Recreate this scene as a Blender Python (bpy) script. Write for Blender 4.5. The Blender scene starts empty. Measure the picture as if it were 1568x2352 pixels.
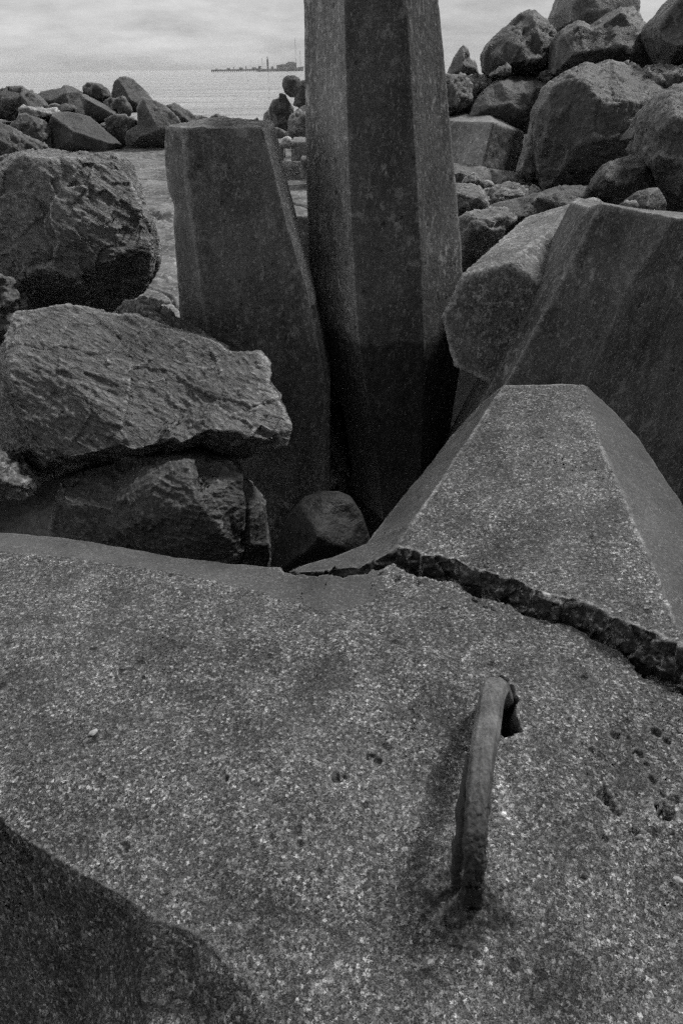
import bpy, bmesh, math, random
import numpy as np
from mathutils import Vector, Matrix, noise
from mathutils.geometry import delaunay_2d_cdt

random.seed(7)
sc = bpy.context.scene
COL = sc.collection

# ------------------------------------------------------------------ camera
W0, H0, FPX = 1568.0, 2352.0, 1568.0          # units of the tracing sheet
PITCH, ROLL = math.radians(33.0), 0.0142
CAM = Vector((0, 0, 1.3))
F = Vector((0, math.cos(PITCH), -math.sin(PITCH)))
U0 = Vector((0, math.sin(PITCH), math.cos(PITCH)))
R0 = Vector((1, 0, 0))
R = R0 * math.cos(ROLL) - U0 * math.sin(ROLL)
U = R0 * math.sin(ROLL) + U0 * math.cos(ROLL)
cd = bpy.data.cameras.new('camera')
cam = bpy.data.objects.new('camera', cd)
COL.objects.link(cam)
cam.matrix_world = Matrix((( R.x, U.x, -F.x, CAM.x), (R.y, U.y, -F.y, CAM.y), (R.z, U.z, -F.z, CAM.z), (0, 0, 0, 1)))
cd.sensor_fit = 'VERTICAL'
cd.sensor_height = 36.0
cd.lens = 36.0 * FPX / H0
cd.clip_start = 0.05
cd.clip_end = 60000
sc.camera = cam

def ray(px, py):
    return F + R * ((px - W0/2) / FPX) + U * ((H0/2 - py) / FPX)
def at_y(px, py, Y):
    d = ray(px, py); return CAM + d * (Y / d.y)
def at_z(px, py, z):
    d = ray(px, py); return CAM + d * ((z - CAM.z) / d.z)
def x_at(px, Y, z):                      # x of the point at (Y, z) seen in column px
    k = (px - W0/2) / FPX
    A = R - F * k
    return -(A.y * Y + A.z * (z - CAM.z)) / A.x
def z_at(py, Y):
    return at_y(W0/2, py, Y).z

# ------------------------------------------------------------------ materials
def new_mat(name):
    m = bpy.data.materials.new(name); m.use_nodes = True
    nt = m.node_tree; nt.nodes.clear()
    out = nt.nodes.new('ShaderNodeOutputMaterial')
    b = nt.nodes.new('ShaderNodeBsdfPrincipled')
    nt.links.new(b.outputs[0], out.inputs[0])
    return m, nt, b
class NT:
    def __init__(s, nt): s.nt = nt
    def n(s, t, **kw):
        x = s.nt.nodes.new(t)
        for k, v in kw.items(): setattr(x, k, v)
        return x
    def link(s, a, b): s.nt.links.new(a, b)
    def setin(s, sock, v):
        if hasattr(v, 'bl_idname') or hasattr(v, 'is_linked'): s.link(v, sock)
        else: sock.default_value = v
    def math(s, op, a, b=0.0, c=None, clamp=False):
        x = s.n('ShaderNodeMath', operation=op, use_clamp=clamp)
        s.setin(x.inputs[0], a); s.setin(x.inputs[1], b)
        if c is not None: s.setin(x.inputs[2], c)
        return x.outputs[0]
    def pos(s): return s.n('ShaderNodeNewGeometry').outputs['Position']
    def scale(s, v, vec):
        x = s.n('ShaderNodeVectorMath', operation='MULTIPLY'); s.link(v, x.inputs[0]); x.inputs[1].default_value = vec
        return x.outputs[0]
    def noise(s, v, sc_, det=4, rough=.55, dist=0):
        x = s.n('ShaderNodeTexNoise'); s.link(v, x.inputs['Vector'])
        x.inputs['Scale'].default_value = sc_; x.inputs['Detail'].default_value = det
        x.inputs['Roughness'].default_value = rough; x.inputs['Distortion'].default_value = dist
        return x.outputs['Fac']
    def voro(s, v, sc_, feat='F1', rnd=1.0):
        x = s.n('ShaderNodeTexVoronoi', feature=feat); s.link(v, x.inputs['Vector'])
        x.inputs['Scale'].default_value = sc_; x.inputs['Randomness'].default_value = rnd
        return x
    def mr(s, v, a, b, c=0.0, d=1.0, smooth=False):
        x = s.n('ShaderNodeMapRange', clamp=True)
        if smooth: x.interpolation_type = 'SMOOTHSTEP'
        s.link(v, x.inputs[0])
        for i, q in enumerate((a, b, c, d)): s.setin(x.inputs[i+1], q)
        return x.outputs[0]
    def grey(s, v):
        x = s.n('ShaderNodeCombineColor'); 
        for i in range(3): s.link(v, x.inputs[i])
        return x.outputs[0]
    def mix(s, f, a, b):
        x = s.n('ShaderNodeMix', data_type='FLOAT')
        s.setin(x.inputs[0], f); s.setin(x.inputs[2], a); s.setin(x.inputs[3], b)
        return x.outputs[0]
    def bump(s, h, strength, dist, prev=None):
        x = s.n('ShaderNodeBump'); s.link(h, x.inputs['Height'])
        x.inputs['Strength'].default_value = strength; x.inputs['Distance'].default_value = dist
        if prev is not None: s.link(prev, x.inputs['Normal'])
        return x.outputs[0]
    def rnd_of(s, vn):                       # a grey random value per voronoi cell
        x = s.n('ShaderNodeSeparateColor'); s.link(vn.outputs['Color'], x.inputs[0]); return x.outputs[0], x.outputs[1]

def concrete(name, base=.10, speck=.5, grain=115, streak=None, lichen=0.0, wet_z=None, pits=1.0, rough=.8, spec=.25, blot=.35, edge=1.0, stains=()):
    m, nt, b = new_mat(name); k = NT(nt); p = k.pos()
    warp = p
    pv = k.scale(p, (1, 1, streak)) if streak else p
    # broad tone
    n1 = k.noise(pv, 1.7, 5, .6); n2 = k.noise(pv, 6.5, 5, .6)
    tone = k.math('ADD', k.mr(n1, .3, .7, -blot, blot), k.mr(n2, .3, .7, -blot*.6, blot*.6))
    # aggregate: irregular pale and dark grains of several sizes
    wn = k.n('ShaderNodeTexNoise'); k.link(p, wn.inputs['Vector']); wn.inputs['Scale'].default_value = grain*1.6; wn.inputs['Detail'].default_value = 3
    wv = k.n('ShaderNodeVectorMath', operation='MULTIPLY_ADD'); k.link(wn.outputs['Color'], wv.inputs[0]); wv.inputs[1].default_value = (2.4/grain,)*3; k.link(p, wv.inputs[2])
    pw = wv.outputs[0]
    v1 = k.voro(pw, grain*1.05); r1, r1b = k.rnd_of(v1)
    v2 = k.voro(pw, grain*2.1); r2, r2b = k.rnd_of(v2)
    v3 = k.voro(pw, grain*.55); r3, r3b = k.rnd_of(v3)
    patch = k.mr(k.noise(p, 7, 5, .65), .34, .62, .35, 1.0)
    s1 = k.math('MULTIPLY', k.math('POWER', r1, 5.0), k.mr(v1.outputs['Distance'], .7, .3))
    s2 = k.math('POWER', r2, 3.0)
    s3 = k.math('MULTIPLY', k.mr(r3, .86, .97), k.mr(v3.outputs['Distance'], .5, .3))
    ag = k.math('MULTIPLY', k.math('ADD', k.math('MULTIPLY', s1, 3.6), k.math('ADD', k.math('MULTIPLY', s2, 1.5), k.math('MULTIPLY', s3, .9))), patch)
    ag = k.math('SUBTRACT', ag, k.math('MULTIPLY', k.mr(r2b, .80, .95), .35))
    at = k.n('ShaderNodeAttribute'); at.attribute_name = 'wear'
    worn = k.math('MULTIPLY', k.mr(at.outputs['Fac'], .08, .4), k.mr(k.noise(p, 45, 3, .7), .35, .6))
    ag = k.math('ADD', ag, k.math('MULTIPLY', worn, edge))  # worn edges; high amounts also put the brightness of lit facets into colour
    fine = k.mr(k.noise(p, grain*3.2, 2, .6), .3, .7, -.3, .3)
    val = k.math('ADD', k.math('SUBTRACT', 1.0, min(.62, speck*.42)), k.math('ADD', tone, k.math('MULTIPLY', k.math('ADD', ag, fine), speck)))
    if streak:                                   # runs and salt streaks down the face
        st = k.noise(k.scale(p, (1, 1, .06)), 16, 4, .6)
        val = k.math('ADD', val, k.math('MULTIPLY', k.mr(st, .45, .75, -.04, .5), k.mr(k.noise(p, 1.3, 3), .45, .65)))
    val = k.math('MULTIPLY', k.math('MAXIMUM', val, .12), base)
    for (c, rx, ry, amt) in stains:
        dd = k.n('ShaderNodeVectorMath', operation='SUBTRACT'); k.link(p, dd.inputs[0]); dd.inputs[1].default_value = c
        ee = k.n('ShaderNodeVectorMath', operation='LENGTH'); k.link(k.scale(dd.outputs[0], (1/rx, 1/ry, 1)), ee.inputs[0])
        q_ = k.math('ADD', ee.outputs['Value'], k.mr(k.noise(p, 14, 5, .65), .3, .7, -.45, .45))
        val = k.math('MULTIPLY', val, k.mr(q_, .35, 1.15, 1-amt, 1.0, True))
    # pits
    vp = k.voro(p, 21); rp, rpb = k.rnd_of(vp)
    dw = k.math('ADD', vp.outputs['Distance'], k.mr(k.noise(p, 60, 2), .3, .7, -.12, .12))
    pit = k.math('MULTIPLY', k.mr(rp, .80, .86), k.mr(dw, .24, .13))
    pit = k.math('MULTIPLY', pit, pits)
    val = k.math('MULTIPLY', val, k.math('SUBTRACT', 1.0, k.math('MULTIPLY', pit, .7)))
    # pale chips of shell set in the surface
    vs = k.voro(p, 14); rs, rsb = k.rnd_of(vs)
    sh = k.math('MULTIPLY', k.mr(rs, .955, .965), k.mr(k.math('ADD', vs.outputs['Distance'], k.mr(k.noise(p, 90, 2), .3, .7, -.05, .05)), .13, .09))
    val = k.mix(sh, val, .42)
    if lichen > 0:
        l1 = k.mr(k.noise(k.scale(p, (1, 1, .7)), 26, 5, .62), .545, .62)
        l2 = k.mr(k.noise(k.scale(p, (1, 1, .35)), 70, 3, .6), .60, .67)
        patch2 = k.mr(k.noise(p, 2.6, 4, .6), .42, .66)
        li = k.math('MULTIPLY', k.math('MAXIMUM', k.math('MULTIPLY', l1, patch2), k.math('MULTIPLY', l2, .6)), lichen)
        val = k.mix(li, val, base*3.4)
    rgh = rough
    if wet_z is not None:
        sx = k.n('ShaderNodeSeparateXYZ'); k.link(p, sx.inputs[0])
        zz = k.math('ADD', sx.outputs[2], k.mr(k.noise(k.scale(p, (1, 1, .4)), 5, 4), .3, .7, -.05, .05))
        wet = k.mr(zz, wet_z - .012, wet_z + .012, .42, 1.0)
        val = k.math('MULTIPLY', val, wet)
    k.link(k.grey(val), b.inputs['Base Color'])
    k.setin(b.inputs['Roughness'], rgh)
    b.inputs['Specular IOR Level'].default_value = spec
    h1 = k.math('SUBTRACT', k.math('ADD', k.math('MULTIPLY', k.math('ADD', v1.outputs['Distance'], v2.outputs['Distance']), -.4), k.math('MULTIPLY', k.noise(p, grain*1.2, 4, .7), 1.0)), k.math('MULTIPLY', pit, 2.5))
    nb = k.bump(h1, .55, .006)
    nb = k.bump(k.noise(p, 28, 5, .65), .35, .02, nb)
    k.link(nb, b.inputs['Normal'])
    return m

def rockmat(name, base=.055, contrast=.7, fleck=.6, fs=55, rough=.55, spec=.45, aniso=(1, 1, 1), bump=.7, seed=0.0, turn=0.0):
    m, nt, b = new_mat(name); k = NT(nt)
    p0 = k.pos()
    ad = k.n('ShaderNodeVectorMath', operation='ADD'); k.link(p0, ad.inputs[0]); ad.inputs[1].default_value = (seed*3.1, seed*1.7, seed*2.3)
    p = ad.outputs[0]
    if turn:
        vr = k.n('ShaderNodeVectorRotate', rotation_type='Y_AXIS'); k.link(p, vr.inputs['Vector']); vr.inputs['Angle'].default_value = turn
        q = k.scale(vr.outputs[0], aniso)
    else: q = k.scale(p, aniso)
    n1 = k.noise(q, 2.6, 6, .65, .4); n2 = k.noise(q, 11, 6, .68, .3); n3 = k.noise(q, fs, 4, .7)
    t = k.math('ADD', k.mr(n1, .3, .7, -contrast*.5, contrast*.5), k.mr(n2, .3, .7, -contrast*.55, contrast*.55))
    t = k.math('ADD', t, k.mr(n3, .35, .68, -fleck*.45, fleck*.8))
    v = k.voro(q, fs*1.4); r, rb = k.rnd_of(v)
    fl = k.math('MULTIPLY', k.math('MULTIPLY', k.mr(r, .8, .98), k.mr(v.outputs['Distance'], .6, .2)), k.mr(n2, .42, .6))
    t = k.math('ADD', t, k.math('MULTIPLY', fl, fleck*2.0))
    at = k.n('ShaderNodeAttribute'); at.attribute_name = 'wear'
    t = k.math('ADD', t, k.math('MULTIPLY', k.mr(at.outputs['Fac'], .10, .7, 0.0, 2.3), k.mr(n3, .35, .6, .25, 1.0)))
    cr = k.math('ABSOLUTE', k.math('SUBTRACT', k.noise(q, 17, 5, .7, .8), .5))
    t = k.math('ADD', t, k.math('MULTIPLY', k.mr(cr, .030, .0), k.math('MULTIPLY', k.mr(n1, .45, .62), fleck*1.1)))
    val = k.math('MULTIPLY', k.math('MAXIMUM', k.math('ADD', 1.0, t), .18), base)
    k.link(k.grey(val), b.inputs['Base Color'])
    k.setin(b.inputs['Roughness'], k.mr(n2, .3, .7, rough-.1, rough+.15))
    b.inputs['Specular IOR Level'].default_value = spec
    nb = k.bump(n3, bump*.7, .012)
    nb = k.bump(n2, bump, .05, nb)
    k.link(nb, b.inputs['Normal'])
    return m

M = {}
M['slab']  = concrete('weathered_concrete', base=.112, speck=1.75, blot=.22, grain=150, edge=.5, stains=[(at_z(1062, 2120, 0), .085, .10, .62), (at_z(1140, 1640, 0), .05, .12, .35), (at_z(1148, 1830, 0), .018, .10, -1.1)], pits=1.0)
M['slab_s']= concrete('smooth_concrete', base=.11, edge=1.6, speck=.6, grain=150, pits=.3, blot=.25)
M['shaded']  = concrete('shaded_concrete', base=.072, speck=2.0, blot=.4, grain=120, edge=.6)  # darker slab copy for the lower-left facet: its shade put into the colour
M['limb']  = concrete('worn_concrete', base=.120, speck=1.6, blot=.25, grain=150, edge=1.2, pits=.8)
M['pillar']= concrete('stained_concrete', base=.112, speck=.5, grain=70, streak=.35, lichen=1.0, edge=1.2, wet_z=-.02, pits=.8, blot=.45)
M['pillar_l']= concrete('lit_side_concrete', base=.21, speck=.5, grain=70, streak=.35, lichen=.9, wet_z=-.02, pits=.8, blot=.6)  # paler copy for the left faces: side light in the colour, plus blotches
M['bevel'] = concrete('lit_bevel_concrete', base=.45, speck=.5, grain=80, streak=.4, pits=.4, blot=.4)  # paler copy for the stub's right bevel: catching light put into the colour
M['stub']  = concrete('mottled_concrete', base=.135, speck=.55, grain=70, streak=.5, lichen=.85, edge=2.2, pits=.7, blot=.55)
M['lean']  = concrete('chipped_concrete', base=.145, speck=.6, grain=70, streak=.5, lichen=.85, pits=.8, blot=.5, edge=2.4)
M['dolos_c']=concrete('lichened_concrete', base=.18, speck=.8, grain=70, lichen=.8, edge=2.0, pits=.8, blot=.4)
M['cap']   = concrete('jetty_concrete', base=.19, speck=.55, grain=30, pits=.8, blot=.5)
M['block'] = concrete('pale_concrete', base=.22, speck=.5, grain=30, pits=.6)
M['frac']  = rockmat('broken_concrete', base=.034, contrast=.8, fleck=1.5, fs=90, rough=.75)
M['rock']  = rockmat('basalt', base=.066)
M['rockb'] = rockmat('dark_basalt', base=.07, seed=2.0)
M['rockc'] = rockmat('grey_basalt', base=.115, seed=4.0, fleck=.8)
M['rockg'] = rockmat('grainy_stone', base=.085, contrast=.5, fleck=1.2, fs=70, seed=6.0)
M['rocks'] = rockmat('layered_basalt', base=.13, contrast=.8, fleck=.9, fs=60, aniso=(.5, 1, 1.9), turn=-.55, seed=5.0, rough=.5, spec=.5, bump=1.0)
M['pale']  = rockmat('pale_stone', base=.24, contrast=.5, fleck=.5, seed=3.0)
M['barn']  = rockmat('barnacled_stone', base=.12, contrast=.6, fleck=1.6, fs=28, seed=7.0, bump=1.0)
M['ground']= rockmat('dark_rubble', base=.022, contrast=.8, fleck=.8, fs=20, seed=8.0)

YB0, YB1 = at_z(1095, 1900, .18).y, at_z(1110, 1720, .18).y
def metal():
    m, nt, b = new_mat('rusted_iron'); k = NT(nt); p = k.pos()
    q = k.scale(p, (4, .7, 1))
    n = k.noise(q, 30, 6, .75); n2 = k.noise(p, 140, 4, .7); n3 = k.noise(p, 9, 4)
    v = k.math('ADD', k.mr(n, .3, .7, .55, 1.35), k.mr(n2, .3, .7, -.5, .5))
    v = k.math('MULTIPLY', v, k.mr(n3, .35, .65, .05, .15))
    sx = k.n('ShaderNodeSeparateXYZ'); k.link(p, sx.inputs[0])            # handled end worn bare, the low end rusted dark
    yy = k.math('ADD', sx.outputs[1], k.mr(n, .3, .7, -.03, .03))
    v = k.math('MULTIPLY', v, k.mr(yy, YB0, YB1, .34, 1.15))
    k.link(k.grey(v), b.inputs['Base Color']); b.inputs['Roughness'].default_value = .7
    b.inputs['Specular IOR Level'].default_value = .4
    nb = k.bump(n, .5, .006); nb = k.bump(n2, .4, .002, nb); k.link(nb, b.inputs['Normal'])
    return m
M['iron'] = metal()
def darkiron():
    m, nt, b = new_mat('pitted_iron'); k = NT(nt); p = k.pos()
    n = k.noise(k.scale(p, (3, .7, 1)), 30, 5, .7)
    k.link(k.grey(k.mr(n, .3, .7, .012, .05)), b.inputs['Base Color']); b.inputs['Roughness'].default_value = .8
    k.link(k.bump(n, .6, .006), b.inputs['Normal'])
    return m
M['iron2'] = darkiron()
def plain(name, v, rough=.8, var=.25, s=3.0):
    m, nt, b = new_mat(name); k = NT(nt)
    n = k.noise(k.pos(), s, 4)
    k.link(k.grey(k.mr(n, .3, .7, v*(1-var), v*(1+var))), b.inputs['Base Color']); b.inputs['Roughness'].default_value = rough
    return m
M['hull'] = plain('hazed_steel', .5, s=.05)  # paled tone: distance haze put into the colour
M['shore'] = plain('hazy_land', .5, s=.002)
M['shell'] = plain('white_shell', .4, .6, .5, s=90)

def watermat():
    m, nt, b = new_mat('sea_water'); k = NT(nt); p = k.pos()
    b.inputs['Roughness'].default_value = .10
    b.inputs['IOR'].default_value = 1.33
    h = k.noise(k.scale(p, (.4, 1, 1)), .16, 5, .6)
    h2 = k.noise(k.scale(p, (.5, 1, 1)), 2.6, 3, .6)
    big = k.noise(k.scale(p, (.25, 1, 1)), .09, 5, .62)
    k.link(k.grey(k.mr(big, .36, .64, .10, .44)), b.inputs['Base Color'])        # silt patches; ripple light and dark also put into the colour
    nb = k.bump(h, 1.0, 2.8); nb = k.bump(h2, .35, .15, nb)
    k.link(nb, b.inputs['Normal'])
    return m
M['sea'] = watermat()

# ------------------------------------------------------------------ mesh engine
def refine(bm, px, cap=9):
    """split edges until none is longer than px sheet units as seen from where the photographer stood"""
    for it in range(cap):
        bmesh.ops.triangulate(bm, faces=[f for f in bm.faces if len(f.verts) > 3])
        long = []
        bm.normal_update()
        for e in bm.edges:
            a, b = e.verts[0].co, e.verts[1].co
            mid = (a + b) * .5; tc_ = CAM - mid
            d = max(.45, tc_.length)
            k = px * d / FPX; L = (a - b).length
            if L > k:
                if L < 5 * k:                # faces turned away may stay coarser
                    vis = False
                    for f in e.link_faces:
                        if f.normal.dot(tc_) > -.12 * d: vis = True
                    if not vis: continue
                    dz = -tc_.dot(F)
                    if dz < .1 or abs(tc_.dot(R)) > dz * .62 or abs(tc_.dot(U)) > dz * .92: continue
                long.append(e)
        if not long: break
        bmesh.ops.subdivide_edges(bm, edges=long, cuts=1, use_grid_fill=False)
    bmesh.ops.triangulate(bm, faces=[f for f in bm.faces if len(f.verts) > 3])

def smooth_np(co, ed, it, lam=.5, pin=None):
    n = len(co); deg = np.zeros(n)
    np.add.at(deg, ed[:, 0], 1); np.add.at(deg, ed[:, 1], 1)
    for _ in range(it):
        acc = np.zeros_like(co)
        for c in range(3):
            acc[:, c] = np.bincount(ed[:, 0], co[ed[:, 1], c], n) + np.bincount(ed[:, 1], co[ed[:, 0], c], n)
        new = co + lam * (acc / np.maximum(deg, 1)[:, None] - co)
        if pin is not None: new[pin] = co[pin]
        co = new
    return co

def hashdir(p):
    s = math.sin(p.x*12.9898 + p.y*78.233 + p.z*37.719) * 43758.5453
    t = math.sin(p.x*39.346 + p.y*11.135 + p.z*83.155) * 24634.6345
    a = (s - math.floor(s)) * 6.2832; z = (t - math.floor(t)) * 2 - 1
    r = math.sqrt(max(0, 1 - z*z))
    return Vector((r*math.cos(a), r*math.sin(a), z))

def rock_disp(size, amp=1.0, seed=0.0, facet=.16, rough=1.0, strokes=0.0):
    s1 = 2.2 / size; s2 = 7.0 / size; s3 = 22.0 / size
    off = Vector((seed*5.3, seed*3.7, seed*7.1))
    def f(p, nrm, moved):
        q = p + off
        w = noise.noise_vector(q * s2) * (.035 * size)
        d, pts = noise.voronoi((q + w) * (3.1 / size))
        c = pts[0]
        fac = ((q + w) * (3.1 / size) - c).dot(hashdir(c)) * (size / 3.1) * facet
        d2, pts2 = noise.voronoi((q + w*.6) * (9.5 / size))
        c2 = pts2[0]
        fac2 = ((q + w*.6) * (9.5 / size) - c2).dot(hashdir(c2)) * (size / 9.5) * facet * 1.3
        v = fac + fac2 + .012*size*noise.noise(q*s1) + .008*size*noise.fractal(q*s2, 1.0, 2.0, 2) * rough
        v += .007*size*noise.ridged_multi_fractal(q*s3, 1.0, 2.0, 3, 1.0, 2.0) * rough - .007*size*rough
        if strokes:                            # flaky breakage running down one diagonal
            al, ac = q.x*.82 - q.z*.5, q.x*.5 + q.z*.82
            g = Vector((al*10, q.y*22, ac*40))
            v += strokes*(.010*noise.ridged_multi_fractal(g, .9, 2.1, 4, 1.0, 2.0) - .010 + .012*noise.fractal(g*.35, .8, 2.0, 3) + .004*noise.fractal(q*60, .8, 2.0, 2))
        return v * amp
    return f

def conc_disp(amp=.004, pit=.006, chip=.6, low=.01, seed=0.0):
    off = Vector((seed*3.3, seed*9.1, seed*5.7))
    def f(p, nrm, moved):
        q = p + off
        v = low * noise.noise(q*3.0) + amp * noise.fractal(q*14, 1.0, 2.0, 3)
        d, pts = noise.voronoi(q * 13)
        h = hashdir(pts[0]).x
        if h > .55 and d[0] < .055: v -= pit * (1 - d[0]/.055)
        if moved > .0008:
            v -= min(.05, chip * moved) * max(0.0, noise.fractal(q*20, .8, 2.1, 3) + .25)
        return v
    return f

def finish(bm, name, mat, px=6, it=2, disp=None, parent=None, mats=None, cap=9, matfn=None, wear_it=6):
    bmesh.ops.remove_doubles(bm, verts=bm.verts[:], dist=1e-6)
    bmesh.ops.recalc_face_normals(bm, faces=bm.faces[:])
    refine(bm, px, cap)
    bm.verts.ensure_lookup_table(); bm.verts.index_update()
    co = np.array([v.co[:] for v in bm.verts]); ed = np.array([(e.verts[0].index, e.verts[1].index) for e in bm.edges])
    new = smooth_np(co, ed, it) if it else co
    mv = np.linalg.norm(new - co, axis=1)
    for v, c in zip(bm.verts, new): v.co = c
    bm.normal_update()
    if disp:
        dl = [disp(v.co, v.normal, mv[v.index]) for v in bm.verts]
        nr = [v.normal.copy() for v in bm.verts]
        for v, d, n_ in zip(bm.verts, dl, nr): v.co = v.co + n_ * d
    bm.normal_update()
    co = np.array([v.co[:] for v in bm.verts]); nv = np.array([v.normal[:] for v in bm.verts])
    sm = smooth_np(co, ed, wear_it)
    loc = np.maximum(.45, np.linalg.norm(co - np.array(CAM[:]), axis=1)) * px / FPX
    wear = np.clip(-np.einsum('ij,ij->i', sm - co, nv) / loc * 1.6, 0, 1)
    if matfn:
        for f in bm.faces: f.material_index = matfn(f)
    for f in bm.faces: f.smooth = True
    c = Vector(np.mean(np.array([v.co[:] for v in bm.verts]), axis=0))
    if parent is None:
        for v in bm.verts: v.co -= c
    me = bpy.data.meshes.new(name); bm.to_mesh(me); bm.free()
    o = bpy.data.objects.new(name, me); COL.objects.link(o)
    if parent is None: o.location = c
    else: o.parent = parent
    for mm in ([mat] + (mats or [])): me.materials.append(mm)
    wa = me.attributes.new('wear', 'FLOAT', 'POINT'); wa.data.foreach_set('value', wear.astype(np.float32))
    return o

def tag(o, label=None, cat=None, group=None, kind=None):
    if label: o['label'] = label
    if cat: o['category'] = cat
    if group: o['group'] = group
    if kind: o['kind'] = kind
    return o

def empty(name, loc):
    e = bpy.data.objects.new(name, None); e.location = loc; e.empty_display_size = .1; COL.objects.link(e); return e

def tin(bm, pts2, n_out, edges, pts3):
    """triangulate pts2 inside the outline pts2[:n_out]; returns bmesh verts of pts3 in order"""
    vs = [bm.verts.new(p) for p in pts3]
    eds = [(i, (i+1) % n_out) for i in range(n_out)] + list(edges)
    r = delaunay_2d_cdt([Vector(p) for p in pts2], eds, [list(range(n_out))], 1, 1e-7)
    ov = r[3]; m = []
    for i, o in enumerate(ov):
        if o: m.append(vs[o[0]])
        else:                                  # a crossing: take the nearest control point's depth
            q = r[0][i]; ds = sorted((((q - Vector(p)).length, j) for j, p in enumerate(pts2)))[:3]
            w = [1/(d+1e-6) for d, j in ds]
            m.append(bm.verts.new(sum((pts3[j]*ww for (d, j), ww in zip(ds, w)), Vector((0, 0, 0))) / sum(w)))
    for f in r[2]:
        t = []
        for i in f:
            if m[i] not in t: t.append(m[i])
        if len(t) > 2 and bm.faces.get(t) is None: bm.faces.new(t)
    return vs

ROCKGROUP = 'dark armour boulders of the jetty'
NR = [0]
def rock(label, outline, inner, Y, mat='rock', thick=None, chains=(), px=6, it=1, amp=1.0, facet=.3, name='boulder', cat='boulder', group=ROCKGROUP, rough=1.0, strokes=0.0):
    """outline and inner: (x, y[, dy]) on the sheet; Y metres ahead; dy shifts a point nearer (-) or farther (+)"""
    NR[0] += 1
    n = len(outline); allp = list(outline) + list(inner)
    p2 = [(q[0], -q[1]) for q in allp]
    p3 = [at_y(q[0], q[1], Y + (q[2] if len(q) > 2 else 0)) for q in allp]
    xs = [p.x for p in p3[:n]]; zs = [p.z for p in p3[:n]]
    size = .5 * ((max(xs)-min(xs)) + (max(zs)-min(zs)))
    if thick is None: thick = size * .8
    if not inner:                               # a bulged front of its own
        c = sum(p3, Vector((0, 0, 0))) / n; cc = (sum(q[0] for q in outline)/n, sum(q[1] for q in outline)/n)
        rr = random.Random(NR[0])
        for i in range(n):
            if i % 2 and n > 6: continue
            q = outline[i]; t = rr.uniform(.45, .7)
            qx, qy = q[0]*t + cc[0]*(1-t), q[1]*t + cc[1]*(1-t)
            up = (cc[1] - qy) / max(1, max(abs(cc[1]-k[1]) for k in outline))
            p2.append((qx, -qy)); p3.append(at_y(qx, qy, Y - size*(rr.uniform(.16, .3) - .14*up)))
        p2.append((cc[0]+.3, -cc[1]+.4)); p3.append(at_y(cc[0], cc[1], Y - size*rr.uniform(.22, .34)))
    bm = bmesh.new()
    ed = []
    for ch in chains:
        ed += [(ch[i], ch[i+1]) for i in range(len(ch)-1)]
    vs = tin(bm, p2, n, ed, p3)
    c = sum((p for p in p3[:n]), Vector((0, 0, 0))) / n
    back = Vector((c.x*.12/Y, 1, -.05 - .3*max(0, min(1, (1.2-max(zs))*2)))).normalized()
    ring = vs[:n]
    for sclf, dep in ((.97, .32), (.72, .72)):
        nr = []
        for v0 in vs[:n]:
            nr.append(bm.verts.new(c + (v0.co - c) * sclf + back * (thick*dep)))
        for i in range(n): bm.faces.new((ring[i], ring[(i+1) % n], nr[(i+1) % n], nr[i]))
        ring = nr
    cb = bm.verts.new(c + back * thick)
    for i in range(n): bm.faces.new((ring[i], ring[(i+1) % n], cb))
    o = finish(bm, name, M[mat], px=px, it=it, disp=rock_disp(size, amp, NR[0]*1.37, facet, rough, strokes or (.35 if mat in ('rock', 'rockc', 'rockb') and facet >= .1 else 0.0)))
    return tag(o, label, cat, group)

# crop frames of the tracing sheet
def fr(x0, y0, s): return lambda *pts: [((x0 + s*p[0]), (y0 + s*p[1])) + tuple(p[2:]) for p in pts]
Z1 = fr(0, 117.6, .3); Z2 = fr(431.2, 94.1, .2); Z3 = fr(1019.2, 0, .35); Z4 = fr(1019.2, 250.9, .35)
C3 = fr(0, 313.6, .5); C4 = fr(0, 666.4, .5); RZ = fr(1254.4, 78.4, .2); V = fr(0, 0, 1)

# ------------------------------------------------------------------ foreground dolos: body, broken limb, lifting loop
dolos = empty('dolos', (0.1, .9, -.4))
tag(dolos, 'cracked pale concrete dolos filling the near ground, with an iron lifting loop', 'concrete block', 'concrete dolosse')
DINV = Matrix.Translation(-dolos.location)

EDGE = [(-170,1206,-.10),(0,1222,-.10),(150,1238,-.10),(345,1268,-.10),(520,1296,-.09),(600,1302,-.085),(645,1304,-.075)]
CRL = [(655,1316,-.06),(700,1322,-.05),(760,1325,-.045),(800,1322,-.04),(850,1312,-.025),(887,1299,-.01),(903,1295,0),(930,1306,0),(958,1322,0),(1004,1331,0),(1056,1344,0),(1101,1373,0),(1153,1384,0),(1199,1412,0),(1264,1435,0),(1316,1446,0),(1361,1471,0),(1426,1503,0),(1472,1546,0),(1568,1594,0),(1720,1680,0)]
CRU = [(660,1312,-.06),(700,1313,-.05),(744,1310,-.04),(822,1303,-.02),(874,1281,.0),(913,1262,.02),(952,1265,.03),(971,1275,.035),(1030,1279,.04),(1069,1295,.045),(1121,1312,.05),(1173,1325,.055),(1225,1351,.06),(1277,1372,.065),(1329,1378,.07),(1400,1409,.075),(1459,1442,.08),(1524,1468,.085),(1580,1486,.085),(1720,1545,.08)]
RIDGE = [(-170,1246),(0,1263),(180,1283),(370,1310),(549,1347),(666,1377),(737,1400),(800,1396),(850,1375),(880,1335)]

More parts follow.
